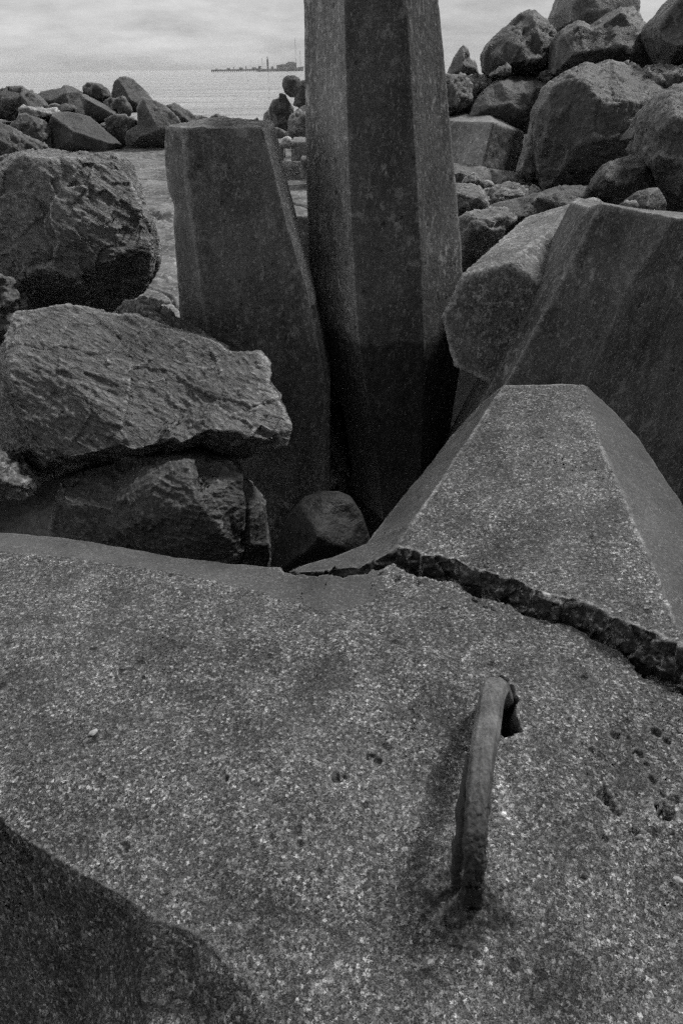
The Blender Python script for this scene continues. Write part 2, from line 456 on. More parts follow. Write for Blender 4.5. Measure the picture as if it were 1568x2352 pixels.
def w3(t): return at_z(t[0], t[1], t[2])
def rough_line(pts, step=.011, amp=.011, seed=0):
    out = []
    for a, b in zip(pts[:-1], pts[1:]):
        n = max(1, int((b-a).length/step))
        for i in range(n):
            p = a.lerp(b, i/n); q = p*16 + Vector((seed, 0, 0))
            j = noise.noise_vector(q)*amp + noise.noise_vector(q*3.1)*amp*.6
            out.append(p + Vector((j.x, j.y, j.z*.35)))
    out.append(pts[-1]); return out

def skirt(bm, ring, steps):
    """close a top surface: each step maps a point of the outline to the next ring below; last ring is capped"""
    cur = ring; n = len(ring)
    base = [v.co.copy() for v in ring]
    for fn in steps:
        nr = [bm.verts.new(fn(p)) for p in base]
        for i in range(n):
            bm.faces.new((cur[i], cur[(i+1) % n], nr[(i+1) % n], nr[i]))
        cur = nr
    bm.faces.new(cur)

def build_body():
    bm = bmesh.new()
    far = [w3(t) for t in EDGE] + rough_line([w3(t) for t in CRL], seed=3)
    near = [Vector((1.75, .2, 0)), Vector((1.6, -.7, -.05)), Vector((-.2, -.8, 0)), Vector((-.55, -.6, -.3)), Vector((-1.35, -.1, -.75))]
    chamE = [(-170,1795),(-60,1850),(0,1886),(30,1910),(102,1952),(180,2000),(240,2036),(300,2069),(360,2110),(420,2130),(468,2152)]
    lefts = [at_z(-170, 1795, 0)]
    outl = far + near + [Vector((-1.75, .55, -.75))] + lefts
    n = len(outl)
    ins = []; chains = []
    def add(pl):
        i0 = n + len(ins); ins.extend(pl); return list(range(i0, i0+len(pl)))
    rid = add([at_z(x, y, 0 if i < 7 else (-.012, -.012, -.006)[i-7]) for i, (x, y) in enumerate(RIDGE)])
    chains.append([0] and rid)
    c1 = add([at_z(x, y, 0.004) for x, y in chamE[1:]])
    chains.append([n-1] + c1)
    c2 = add([at_z(585, 2270, 0), at_z(680, 2400, -.0), Vector((-.12, .2, 0)), Vector((-.15, -.2, 0))])
    lowp = add([at_z(150, 2330, -.30), at_z(0, 2250, -.34), at_z(330, 2330, -.10), at_z(440, 2225, -.045), at_z(450, 2320, -.075), at_z(-100, 2380, -.5), at_z(500, 2420, -.07), Vector((-.3, .1, -.14)), Vector((-.6, .05, -.42))])
    tops = add([at_z(x, y, z) for x, y, z in ((300,1450,.006),(600,1500,.012),(900,1500,.016),(1200,1560,.012),(1400,1650,.01),(200,1650,.005),(550,1750,.02),(850,1850,.02),(1250,1850,.035),(1450,1950,.01),(1180,1900,.03),(1200,2050,.03),(400,1950,.012),(700,2100,.012),(950,2200,.0),(1300,2250,.0),(1500,2300,-.02),(1000,1600,.016),(700,2350,0),(1100,2350,-.005))])
    p3 = outl + ins
    vs = tin(bm, [(p.x, p.y) for p in p3], n, sum([[(c[i], c[i+1]) for i in range(len(c)-1)] for c in chains], []), p3)
    cx, cy = 0.0, .4
    skirt(bm, vs[:n], [lambda p: Vector((p.x, p.y, p.z-.22)), lambda p: Vector((cx+(p.x-cx)*.96, cy+(p.y-cy)*.96, min(p.z, 0)-.9))])
    bm.transform(DINV)
    cracktop = [w3(t) - dolos.location for t in CRL]
    def mf(f):
        c = f.calc_center_median()
        return 1 if (f.normal.z < .55 and c.z > -.9 and c.y + dolos.location.y > .9 and c.x > -.1) else 0
    return bm, mf

def finish_child(bm, *a, **k):
    # work in world space so that noise and detail follow real size, then hang under the parent
    par = k.pop('parent')
    bm.transform(Matrix.Translation(par.location))
    o = finish(bm, *a, parent=par, **k)
    o.matrix_parent_inverse = Matrix.Translation(-par.location)
    return o

def frac_disp(p):
    d, pts = noise.voronoi(p*22)
    return .010*noise.fractal(p*18, .8, 2.1, 3) + .35*(p*22-pts[0]).dot(hashdir(pts[0]))/22
RW = [at_z(x, y, 0) for x, y in RIDGE]
def ridge_y(x):
    for a, b in zip(RW[:-1], RW[1:]):
        if a.x <= x <= b.x: return a.y + (b.y-a.y)*(x-a.x)/(b.x-a.x)
    return 99
def body_mat(f):
    c = f.calc_center_median()
    if f.normal.z < .5 and c.y > .9 and c.x > -.25: return 1
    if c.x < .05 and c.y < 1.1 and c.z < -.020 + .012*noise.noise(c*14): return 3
    if f.normal.z > .3 and c.y > ridge_y(c.x) + .02*noise.noise(c*9): return 2
    return 0
_bd = conc_disp(.003, .007, .9, .010, 1.0)
BASE = at_z(1080, 2085, 0)
CAV = [(at_z(1152, 1612, 0), .034, .08), (at_z(1160, 1665, 0), .030, .09)]
PITS = [(at_z(x, y, 0), r) for x, y, r in ((1410,1697,.011),(1503,1685,.014),(1527,1703,.011),(1464,1736,.012),(1356,1736,.008),(1383,1836,.017),(1400,1856,.014),(1416,1872,.011),(1524,1868,.021),(1540,1878,.014),(1497,1796,.010),(1548,1841,.012),(1518,1826,.008),(1386,1937,.009),(1332,2027,.008),(1455,1910,.009),(1440,1700,.007),(1480,1760,.008),(1300,1660,.006),(774,1800,.014),(790,1796,.009),(852,1748,.010),(866,1760,.012),(520,1800,.008),(690,1950,.008),(1190,1480,.007),(1030,1440,.007),(330,1560,.007),(1340,1560,.009),(1290,1500,.006))]
def body_disp(p, n, m):
    if n.z < .5 and p.y > .9 and p.x > -.2: return frac_disp(p)*.7
    v = _bd(p, n, m)
    if n.z > .6:
        for c, r in PITS:
            dx, dy = p.x-c.x, p.y-c.y
            if abs(dx) < .04 and abs(dy) < .04:
                q = math.hypot(dx, dy)/r + .5*noise.noise(p*70)
                if q < 1.1: v -= r*1.1*min(1, (1.1-q)*2)
        q = math.hypot(p.x-BASE.x, (p.y-BASE.y)*.8)
        if q < .10: v += .022*max(0, 1-q/.10)*(.5+noise.fractal(p*28, .8, 2, 3))
        for c, r, dep in CAV:
            q = math.hypot(p.x-c.x, (p.y-c.y)*.55)/r + .35*noise.noise(p*40)
            if q < 1: v -= dep*min(1, (1-q)*2.5)
            elif q < 1.6: v += .006*(1.6-q)/.6
    return v
bm, mf = build_body()
body = finish_child(bm, 'body', M['slab'], px=5.5, it=1, disp=body_disp, parent=dolos, mats=[M['frac'], M['slab_s'], M['shaded']], matfn=body_mat)

LR = [(913,1251),(943,1203),(1011,1105),(1069,1017),(1125,931),(1153,888)]
LO = [(839,1248,-.09),(878,1196,-.13),(959,1099,-.15),(1024,1017,-.12),(1056,978,-.07),(1112,920,.03),(1147,888,.1)]
RR = [(1556,1448),(1491,1279),(1452,1195),(1420,1110),(1378,1015),(1340,884)]
RO = [(1720,1420,-.05),(1568,1159,-.08),(1466,1010,-.02),(1404,942,.06)]
def zl(t): return .02 + .14*t
def build_limb():
    bm = bmesh.new()
    near = rough_line([w3(t) for t in CRU], seed=8)
    rightside = [at_z(*t) for t in RO]
    topedge = [at_z(1344, 884, .16), at_z(1300, 881, .165), at_z(1240, 881, .165), at_z(1157, 884, .16)]
    leftside = [at_z(*t) for t in LO[::-1][1:]] + [at_z(764,1277,-.09), at_z(690,1299,-.085)]
    outl = near + rightside + topedge + leftside
    n = len(outl); ins = []
    def add(pl):
        i0 = n + len(ins); ins.extend(pl); return list(range(i0, i0+len(pl)))
    il = add([at_z(x, y, .02 + .14*i/5) for i, (x, y) in enumerate(LR)])
    ir = add([at_z(x, y, .085 + .075*i/5) for i, (x, y) in enumerate(RR)])
    ie = add([at_z(1150, 905, .155), at_z(1240, 903, .17), at_z(1335, 903, .16)])
    p3 = outl + ins
    ed = []
    for c in (il, ir): ed += [(c[i], c[i+1]) for i in range(len(c)-1)]
    vs = tin(bm, [(p.x, p.y) for p in p3], n, ed, p3)
    ctr = at_z(1240, 1150, 0)
    skirt(bm, vs[:n], [lambda p: Vector((ctr.x+(p.x-ctr.x)*1.0, ctr.y+(p.y-ctr.y)*1.0-.015, p.z-.16)), lambda p: Vector((ctr.x+(p.x-ctr.x)*.8, ctr.y+(p.y-ctr.y)*.85, p.z*.5-.75))])
    return bm
def side_of(poly, p):
    for a, b in zip(poly[:-1], poly[1:]):
        lo, hi = min(a.y, b.y), max(a.y, b.y)
        if lo <= p.y <= hi: return p.x - (a.x + (b.x-a.x)*(p.y-a.y)/(b.y-a.y + 1e-9))
    return None
LRW = [at_z(x, y, .02 + .14*i/5) for i, (x, y) in enumerate(LR)]
RRW = [at_z(x, y, .085 + .075*i/5) for i, (x, y) in enumerate(RR)]
_ld = conc_disp(.003, .007, 1.0, .006, 2.0)
def limb_disp(p, n, m):
    if n.z < .5 and n.y < -.2: return frac_disp(p)
    return _ld(p, n, m)
def limb_mat(f):
    c = f.calc_center_median()
    if f.normal.z < .45 and f.normal.y < -.25 and c.y < 2.0: return 1
    j = .012*noise.noise(c*25)
    l, r = side_of(LRW, c), side_of(RRW, c)
    if l is not None and l < j: return 2
    if r is not None and r > j: return 2
    if l is None and c.x < LRW[0].x: return 2
    return 0
limb = finish(build_limb(), 'limb', M['limb'], px=5.5, it=1, wear_it=12, disp=limb_disp, parent=dolos, mats=[M['frac'], M['slab_s']], matfn=limb_mat)
limb.matrix_parent_inverse = Matrix.Translation(-dolos.location)

def tube(pts, radii, seg=14, squash=(1, 1)):
    bm = bmesh.new(); rings = []
    for i, p in enumerate(pts):
        a = pts[max(0, i-1)]; b = pts[min(len(pts)-1, i+1)]
        t = (b - a).normalized(); s = t.cross(Vector((0, 0, 1)))
        if s.length < .2: s = Vector((1, 0, 0))
        s.normalize(); u = s.cross(t).normalized()
        rings.append([bm.verts.new(p + (s*math.cos(2*math.pi*k/seg)*squash[0] + u*math.sin(2*math.pi*k/seg)*squash[1])*radii[i]) for k in range(seg)])
    for a, b in zip(rings[:-1], rings[1:]):
        for k in range(seg): bm.faces.new((a[k], a[(k+1) % seg], b[(k+1) % seg], b[k]))
    bm.faces.new(rings[0]); bm.faces.new(rings[-1]); return bm
def spline(ctrl, n=8):
    out = []
    c = [ctrl[0]] + ctrl + [ctrl[-1]]
    for i in range(1, len(c)-2):
        for k in range(n):
            t = k/n; p0, p1, p2, p3 = c[i-1], c[i], c[i+1], c[i+2]
            out.append(.5*((2*p1) + (p2-p0)*t + (2*p0-5*p1+4*p2-p3)*t*t + (3*p1-p0-3*p2+p3)*t**3))
    out.append(ctrl[-1]); return out
rodn = lambda a, s: (lambda p, nrm, mv: a*noise.fractal(Vector((p.x*s, p.y*s*.35, p.z*s)), 1, 2, 3))
lp = spline([at_z(1152, 1625, -.08), at_z(1150, 1600, .03), at_z(1141, 1578, .10), at_z(1129, 1600, .145), at_z(1115, 1690, .18), at_z(1101, 1790, .19), at_z(1093, 1890, .18), at_z(1088, 1980, .14), at_z(1084, 2050, .07), at_z(1080, 2095, -.05)])
def loop_disp(p, n, m):
    g = Vector(((p.x-(p.y-lp[0].y)*LEAN)*55, p.y*3, p.z*8))
    rust = max(0.0, min(1.0, (YB1 - p.y)/(YB1 - YB0 + .12)))                  # corrosion grows towards the low end
    v = .0015*noise.ridged_multi_fractal(g, 1, 2, 3, 1, 2) - .002
    d, pts = noise.voronoi(p*55)
    if hashdir(pts[0]).x > .1: v -= rust*.0035
    return v + rust*(.0045*noise.fractal(p*75, .8, 2.1, 3) + .004*noise.noise(p*24))
LEAN = (lp[24].x - lp[-12].x) / (lp[24].y - lp[-12].y)
loop = finish(tube(lp, [.0285 - .008*min(1, max(0, (i-22)/36)) + .006*max(0, (i-60)/12) for i in range(len(lp))], seg=8, squash=(1.05, .85)), 'lifting_loop', M['iron'], px=3.5, it=1, disp=loop_disp, parent=dolos, cap=4)
loop.matrix_parent_inverse = Matrix.Translation(-dolos.location)
sp = spline([at_z(1084, 1735, .168), at_z(1068, 1810, .155), at_z(1058, 1900, .135), at_z(1050, 1980, .09), at_z(1050, 2050, .01), at_z(1055, 2085, -.06)])
o = finish(tube(sp, [.010 for i in range(len(sp))], squash=(1.1, .7)), 'side_strap', M['iron2'], px=4, it=1, disp=rodn(.004, 50), parent=loop, cap=4)
cp = [at_z(1042, 1936, .10), at_z(1092, 1952, .13)]
o = finish(tube(cp, [.009, .009], 8), 'cross_bar', M['iron'], px=5, it=1, disp=rodn(.001, 60), parent=loop, cap=4)
def collar(name, ptsr, mat, disp, parent=dolos):
    o = finish(tube(*ptsr), name, mat, px=5, it=2, disp=disp, parent=parent, cap=4)
    o.matrix_parent_inverse = Matrix.Translation(-dolos.location); return o

# ------------------------------------------------------------------ octagonal limbs of other dolosse
def oct_rings(rows, Y0, S=1.0, SR=None):
    """rows: (py, L, a, b, R[, dY]) of a limb's front seen at sheet row py; S scales its depth"""
    rings = []
    for r in rows:
        py, L, a, b, Rr = r[:5]; Y = Y0 + (r[5] if len(r) > 5 else 0)
        z = z_at(py, Y)
        xa, xb = x_at(a, Y, z), x_at(b, Y, z)
        y1, y2 = Y + .24*S, Y + .56*S
        yr = y1 if SR is None else Y + SR
        xL, xR = x_at(L, y1, z), x_at(Rr, yr, z)
        y3 = Y + .80*S
        rings.append([Vector((xL, y1, z)), Vector((xa, Y, z)), Vector((xb, Y, z)), Vector((xR, yr, z)), Vector((xR, y2, z)), Vector((xb, y3, z)), Vector((xa, y3, z)), Vector((xL, y2, z))])
    return rings
def ring_solid(rings, top_bulge=0.0):
    bm = bmesh.new()
    vr = [[bm.verts.new(p) for p in r] for r in rings]
    n = len(rings[0])
    for a, b in zip(vr[:-1], vr[1:]):
        for k in range(n): bm.faces.new((a[k], a[(k+1) % n], b[(k+1) % n], b[k]))
    for r in (vr[0], vr[-1]):
        c = bm.verts.new(sum((v.co for v in r), Vector((0, 0, 0)))/n + Vector((0, 0, top_bulge if r is vr[0] else 0)))
        for k in range(n): bm.faces.new((r[k], r[(k+1) % n], c))
    return bm
DG = 'concrete dolosse'
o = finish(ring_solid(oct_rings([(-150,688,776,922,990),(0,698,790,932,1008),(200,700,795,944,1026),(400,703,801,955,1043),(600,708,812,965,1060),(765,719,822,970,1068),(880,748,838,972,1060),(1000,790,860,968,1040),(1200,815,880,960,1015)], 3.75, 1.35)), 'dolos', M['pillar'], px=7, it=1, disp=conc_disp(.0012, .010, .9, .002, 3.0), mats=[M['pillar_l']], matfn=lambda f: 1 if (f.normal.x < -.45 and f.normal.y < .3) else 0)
tag(o, 'tall upright concrete dolos leg rising out of the picture, wet below', 'concrete block', DG)
# broken stub
def stub_disp():
    f0 = conc_disp(.0015, .009, .5, .004, 4.0)
    zt = z_at(290, 3.75)
    def f(p, n, m):
        v = f0(p, n, m)
        t = max(0.0, 1 - (zt - p.z)/.16)
        return v + t*.014*(noise.fractal(p*9, 1, 2, 4) - .1)
    return f
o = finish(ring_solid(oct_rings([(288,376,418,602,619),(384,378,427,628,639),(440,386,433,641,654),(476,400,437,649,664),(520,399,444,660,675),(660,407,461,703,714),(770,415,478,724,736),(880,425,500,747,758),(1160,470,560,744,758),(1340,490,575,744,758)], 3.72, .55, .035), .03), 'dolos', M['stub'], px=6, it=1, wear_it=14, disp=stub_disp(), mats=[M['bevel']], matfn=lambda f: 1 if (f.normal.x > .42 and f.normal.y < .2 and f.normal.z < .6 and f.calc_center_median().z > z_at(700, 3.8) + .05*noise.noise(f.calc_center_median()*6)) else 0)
tag(o, 'shorter leaning concrete dolos leg with a broken top', 'concrete block', DG)
# limb with its blunt end towards us, half hidden
nr = [(1052,634),(1170,598),(1253,653),(1275,770),(1220,868),(1124,890),(1036,846),(1005,730)]
fa = [(1206+1.4*(x-1052), 496+1.4*(y-634)) for x, y in nr]
fb = [(1215+1.7*(x-1052), 478+1.75*(y-634)) for x, y in nr]
rings = [[at_y(x, y, 3.55-.06*(y-745)/150) for x, y in nr], [at_y(x, y, 4.75) for x, y in fa]]
o = finish(ring_solid(rings), 'dolos', M['dolos_c'], px=7, it=6, wear_it=14, disp=conc_disp(.003, .009, .9, .003, 5.0))
tag(o, 'blunt octagonal concrete dolos end facing the gap, pale on top', 'concrete block', DG)
# big leaning limb at the right edge
def ringB(e1, e2, m_, r, Y):
    P = [at_y(e1[0], e1[1], Y+.10), at_y(e2[0], e2[1], Y+.0), at_y(m_[0], m_[1], Y-.02), at_y(r[0], r[1], Y+.14)]
    dz = Vector((.15, .85, -.1)); P[3] += Vector((0, .4, 0))
    return P + [P[3]+dz*.8, P[2]+dz, P[1]+dz*.9, P[0]+dz*.7]
rings = [ringB((1350,474), (1378,466), (1548,499), (1850,548), 3.32), ringB((1262,640), (1290,640), (1440,660), (1850,740), 3.30), ringB((1075,975), (1122,955), (1322,945), (1800,1130), 3.34), ringB((985,1140), (1040,1130), (1240,1190), (1750,1330), 3.40)]
o = finish(ring_solid(rings), 'dolos', M['lean'], px=7, it=1, wear_it=14, disp=conc_disp(.002, .010, .8, .003, 6.0))
tag(o, 'big dark concrete dolos limb slanting behind the cracked near limb', 'concrete block', DG)
# ------------------------------------------------------------------ near left boulders
rock('grey slab boulder tilted on a smaller rock, jagged edge over the gap',
     C4((30,230,.3),(70,110,.42),(180,90,.45),(300,72,.48),(400,80,.5),(530,125,.5),(610,122,.5),(720,165,.48),(890,205,.45),(1000,245,.42),(1050,290,.4),(1190,293,.38),(1230,340,.33),(1225,440,.25),(1300,550,.15),(1325,630,.08),(1315,715,.05),(1200,740,.2),(1040,790,.3),(900,745,.34),(700,765,.34),(420,800,.32),(250,850,.3),(130,910,.25),(60,850,.3),(-60,800,.3),(-120,560,.35),(-60,330,.35)),
     C4((50,330,.14),(60,470,.07),(110,600,.02),(170,720,-.02),(230,780,-.04),(400,755,-.05),(560,718,-.05),(620,730,-.05),(720,705,-.05),(800,680,-.04),(840,700,-.04),(960,640,-.02),(1080,648,-.01),(1200,695,0),(300,350,.16),(600,420,.18),(850,380,.26),(1000,480,.17),(450,560,.04),(750,600,.08),(180,200,.3),(1150,420,.24),(850,560,.12)),
     2.62, 'rocks', thick=.75, chains=([0]+list(range(28, 42))+[16],), px=4.5, facet=.06, rough=.3, strokes=.6)
rock('wide dark boulder under the tilted grey slab boulder',
     C4((230,1130,.2),(235,1040,.18),(270,870,.2),(420,815,.3),(640,770,.34),(880,745,.34),(950,770,.3),(1060,790,.26),(1110,860,.2),(1115,950,.16),(1105,1180,.12),(1090,1250,.12),(1070,1340,.15),(700,1340,.1),(240,1290,.15)),
     C4((860,790,.12),(700,880,.04),(645,1060,-.03),(660,1180,-.03),(900,960,.0),(1010,1100,.02),(880,1200,-.03),(300,960,.1),(480,1000,.08),(420,1180,.02),(780,1050,-.04)),
     2.38, 'rock', thick=.6, chains=((15, 16, 17, 18),), px=5, facet=.06, rough=.5, strokes=.6)
rock('narrow dark boulder wedged beside the wide boulder and the gap',
     C4((1050,880,.1),(1115,880,.1),(1190,970,.06),(1215,1070,.04),(1235,1180,.04),(1235,1290,.08),(1100,1300),(1040,1200),(1030,1000,.05)),
     C4((1150,1000,0),(1150,1150,-.05),(1120,1250,-.02)), 2.56, 'rockb', thick=.4, facet=.1)
rock('smooth round dark boulder at the bottom of the gap',
     C4((1225,1330),(1245,1250),(1270,1150),(1310,1060),(1380,975),(1470,944),(1560,944),(1620,975),(1670,1050),(1700,1140),(1720,1260),(1600,1330)),
     C4((1460,1130,-.20),(1400,1200,-.2),(1560,1180,-.18),(1350,1180,-.1),(1500,1020,-.08)), 2.5, 'ground', thick=.4, facet=.02, amp=.5, it=8)  # near-black material: shade of the gap put into the boulder's colour
rock('pale-flecked boulder corner at the picture edge below the slab boulder',
     C4((-140,780),(-60,740),(0,770),(60,850),(140,915),(90,960),(-20,960),(-160,940)), C4((-30,840,-.1),(40,890,-.06)), 2.5, 'rockc', thick=.4)
rock('large rounded dark boulder resting behind the tilted slab boulder',
     C3((-150,190,.4),(0,100,.42),(100,70,.5),(230,60,.52),(400,72,.52),(540,85,.5),(562,105,.42),(600,220,.25),(650,360,.2),(690,470,.2),(699,540,.2),(690,620,.2),(660,690,.22),(600,750,.25),(540,800,.3),(380,830,.3),(200,800,.3),(40,760,.3),(-150,700,.3)),
     C3((110,92,.24),(240,112,.18),(400,112,.2),(530,110,.3),(-20,190,.2),(300,260,.1),(450,300,.1),(530,430,.08),(120,330,.06),(0,420,.06),(300,470,.0),(500,560,.02),(150,560,-.02),(330,640,.0),(100,660,.05),(600,520,.1),(250,720,.12),(480,700,.12)),
     3.95, 'rocks', thick=1.0, chains=((19, 20, 21, 22),), px=4.5, facet=.085, rough=.3, strokes=.5)
rock('black boulder squeezed between the rounded boulder and the picture edge',
     C3((-160,640),(20,640),(60,720),(80,800),(120,900),(60,1000),(-160,1000)), [], 3.7, 'rockb', thick=.5)
rock('low dark boulder in front of the jetty slab, left of the broken leg',
     C3((480,860,.1),(560,780,.1),(640,752,.1),(720,772,.1),(830,850,.08),(960,925,.05),(980,1010),(700,1010),(480,980)), C3((700,830,-.05),(850,920,-.05)), 3.45, 'rockb', thick=.4)

rock('black boulder added deep in the gap behind the two standing legs to block light',
     V((560,760),(640,670),(705,665),(800,700),(880,780),(900,1000),(860,1200),(560,1200),(520,950)), [], 4.75, 'rockb', thick=.6, px=9)  # added behind the legs, mostly unseen, to keep light out of the gap
# ------------------------------------------------------------------ right-hand boulder pile
rock('big bluff-faced boulder with a flat pale scarred top', 
     RZ((0,720,.1),(60,610,.15),(190,490,.25),(310,425,.35),(450,345,.5),(600,358,.6),(760,315,.65),(940,358,.65),(1010,310,.65),(1060,340,.6),(1150,460,.5),(1380,570,.35),(1420,680,.2),(1380,900,.1),(1300,1250,.1),(1100,1500,.1),(700,1800,.1),(300,1850,.1),(-40,1790,.1),(-110,1500,.1),(-150,1150,.15),(-90,860,.12)),
     RZ((250,480,.12),(340,510,.06),(450,560,.0),(540,670,-.06),(640,765,-.12),(760,790,-.14),(930,762,-.12),(1060,790,-.08),(1180,815,-.04),(1290,830,.02),(300,900,-.06),(250,1300,-.1),(150,1600,-.05),(600,1200,-.22),(900,1100,-.2),(700,1500,-.18),(1100,1100,-.1),(1000,700,.06),(800,500,.35),(700,520,.36),(1200,650,.1),(40,900,.0),(-20,1200,.0)),
     6.6, 'rock', thick=1.2, chains=((3, 22, 23, 24, 25, 26, 27, 28, 29, 30, 31),), px=6, facet=.07)
rock('tall dark boulder cut by the right picture edge beside the bluff-faced boulder',
     RZ((2300,500,.3),(1800,510,.3),(1568,600,.25),(1420,680,.2),(1300,840,.15),(1240,1000,.08),(1245,1150,.05),(1200,1290,.08),(1200,1480,.1),(1260,1620,.1),(1300,1760,.1),(1350,1850,.12),(1400,2030,.15),(1700,2200,.1),(2300,2250,.2)),
     RZ((1270,1110,-.02),(1350,1040,-.06),(1480,975,-.1),(1568,1000,-.12),(1800,1050,-.15),(1400,1400,-.12),(1600,1500,-.2),(1500,1850,-.1)), 5.2, 'rock', thick=.9, chains=((15, 16, 17, 18, 19),), facet=.1)
rock('grey wedge boulder between the bluff-faced boulder and the edge boulder',
     RZ((970,1190),(1010,1110),(1060,1050),(1150,960),(1270,895),(1330,1000),(1300,1250),(1200,1270),(1080,1252)), RZ((1180,1060,-.12),(1200,1180,-.1)), 5.75, 'rock', thick=.5, facet=.06)
rock('small stepped boulder below the bluff-faced boulder',
     RZ((540,1760,.1),(570,1670,.1),(620,1570,.1),(720,1455,.15),(850,1425,.2),(1100,1380,.25),(1240,1400,.25),(1320,1600,.2),(1320,1800,.1),(1100,1950,.05),(800,1950,.05),(640,1850,.05)),
     RZ((740,1500,.05),(850,1560,.0),(1100,1530,.05),(680,1650,-.06),(800,1720,-.1),(1000,1700,-.05),(850,1480,.1)), 5.3, 'rock', thick=.6, facet=.1, chains=((13, 14),))
rock('smooth grey boulder low at right behind the big slanting limb',
     RZ((960,1890),(1000,1840),(1060,1800),(1160,1770),(1290,1755),(1340,1840),(1380,1930),(1380,2100),(1100,2150),(950,2050)), RZ((1180,1850,-.1),(1150,1980,-.16)), 4.75, 'rock', thick=.5, facet=.05)
rock('little curved stone at the foot of the smooth grey boulder', RZ((850,1950),(920,1910),(1000,1895),(1075,1930),(1060,1990),(900,2010)), [], 4.5, 'rockc', thick=.2)
rock('peaked ridged boulder on the skyline left of the dark crest boulders',
     Z3((268,470,.1),(265,350,.1),(300,290,.15),(360,230,.2),(420,170,.25),(500,100,.3),(560,66,.32),(600,60,.32),(680,125,.35),(725,190,.35),(760,260,.3),(760,440,.2),(620,530,.1),(440,520,.05),(330,500,.05)),
     Z3((590,100,.15),(570,220,.02),(500,300,-.1),(430,420,-.12),(620,220,.0),(640,380,-.06),(400,260,.04),(340,360,-.04),(540,400,-.16)), 8.6, 'rock', thick=1.0, chains=((7, 15, 16, 17, 18),), facet=.12)
rock('pale-topped tall boulder at the top of the pile, cut by the frame',
     Z3((715,200,.1),(716,100,.1),(750,10,.15),(800,-110,.25),(950,-230,.3),(1150,-220,.3),(1270,-90,.3),(1298,10,.25),(1280,100,.2),(1200,260,.1),(1000,300,.05),(800,290,.05)), [], 9.4, 'rockc', thick=1.1, facet=.06, amp=.7)
rock('broad black boulder with a pale zigzag upper edge on the crest',
     Z3((735,270,.2),(780,200,.25),(830,165,.3),(880,138,.32),(925,150,.34),(970,176,.36),(1030,135,.36),(1100,88,.38),(1170,45,.4),(1240,42,.4),(1295,90,.38),(1370,210,.3),(1440,340,.2),(1460,430,.15),(1330,480,.1),(1200,470,.05),(900,500,.05),(720,480,.1)),
     Z3((790,225,.02),(880,165,.05),(970,200,.05),(1040,160,.05),(1165,75,.06),(1195,95,.04),(1250,170,.0),(1310,255,-.02),(1400,390,.02),(1000,330,-.14),(850,350,-.1),(1180,300,-.16),(1230,345,-.18),(1330,330,-.05)), 8.1, 'rockb', thick=1.1, chains=((18, 19, 20, 21, 22), (22, 23, 24, 25, 26)), facet=.06)
rock('rounded dark boulder in the top right corner against the sky',
     Z3((1800,-260),(1600,-80),(1540,0),(1480,60),(1440,110),(1410,170),(1405,235),(1430,310),(1475,430),(1700,500),(1950,400),(1950,-150)), Z3((1540,180,-.1),(1500,160,-.02),(1520,300,-.22),(1700,250,-.3)), 7.4, 'rockb', thick=1.0, facet=.06, amp=.8)
rock('flat-topped boulder tucked behind the pale scarred top at right',
     Z3((1325,475,.1),(1345,450,.15),(1385,436,.2),(1480,428,.25),(1568,430,.25),(1800,430,.25),(1800,640),(1480,640),(1400,600)), Z3((1460,540,-.05),(1568,480,.0),(1480,500,-.02),(1650,570,-.1)), 6.9, 'rock', thick=.7)
rock('small pointed boulder standing alone against the sea',
     Z3((25,490),(45,440),(70,380),(110,310),(132,295),(158,315),(168,360),(185,382),(208,400),(222,450),(240,495),(150,540),(60,530)), Z3((125,360,-.12),(130,430,-.2),(190,450,-.1),(80,470,-.12)), 9.6, 'rock', thick=.5, facet=.12)
rock('dark boulder beside the tall leg under the pointed one',
     Z3((-60,480),(20,485),(90,490),(150,505,.1),(210,580,.1),(230,660,.1),(160,800),(20,820),(-80,800)), Z3((60,560,-.15),(120,640,-.2),(30,700,-.2)), 8.4, 'rockb', thick=.7)
rock('light-topped low boulder below the peaked ridged one',
     Z3((140,515,.2),(190,495,.3),(300,488,.35),(360,505,.3),(350,560,.1),(260,640),(200,680),(160,600)), Z3((190,570,-.05),(260,570,-.05)), 8.75, 'rockc', thick=.6)
rock('thin dark slab boulder leaning at the foot of the peaked one', Z3((300,495),(360,450),(420,418),(455,440),(445,480),(380,520)), [], 8.35, 'rockb', thick=.4)
rock('dome boulder with a flat pale cap, left of the bluff-faced boulder',
     Z3((175,760),(200,690,.05),(250,620,.1),(310,560,.2),(370,515,.35),(460,495,.5),(560,500,.55),(640,525,.5),(700,565,.35),(712,600,.3),(660,760,.1),(560,880),(300,860)),
     Z3((372,535,.12),(450,600,.0),(520,604,-.02),(600,580,.0),(690,572,.15),(420,680,-.12),(300,700,-.08),(520,740,-.12)), 8.05, 'rock', thick=.9, chains=((4, 13, 14, 15, 16, 17, 8),), facet=.06)
rock('small flat boulder in the notch above the dome boulder', Z3((610,515),(640,480,.1),(665,463,.15),(750,462,.2),(850,468,.2),(830,540),(720,600)), Z3((700,520,-.08),(760,500,-.05)), 8.4, 'rock', thick=.5)
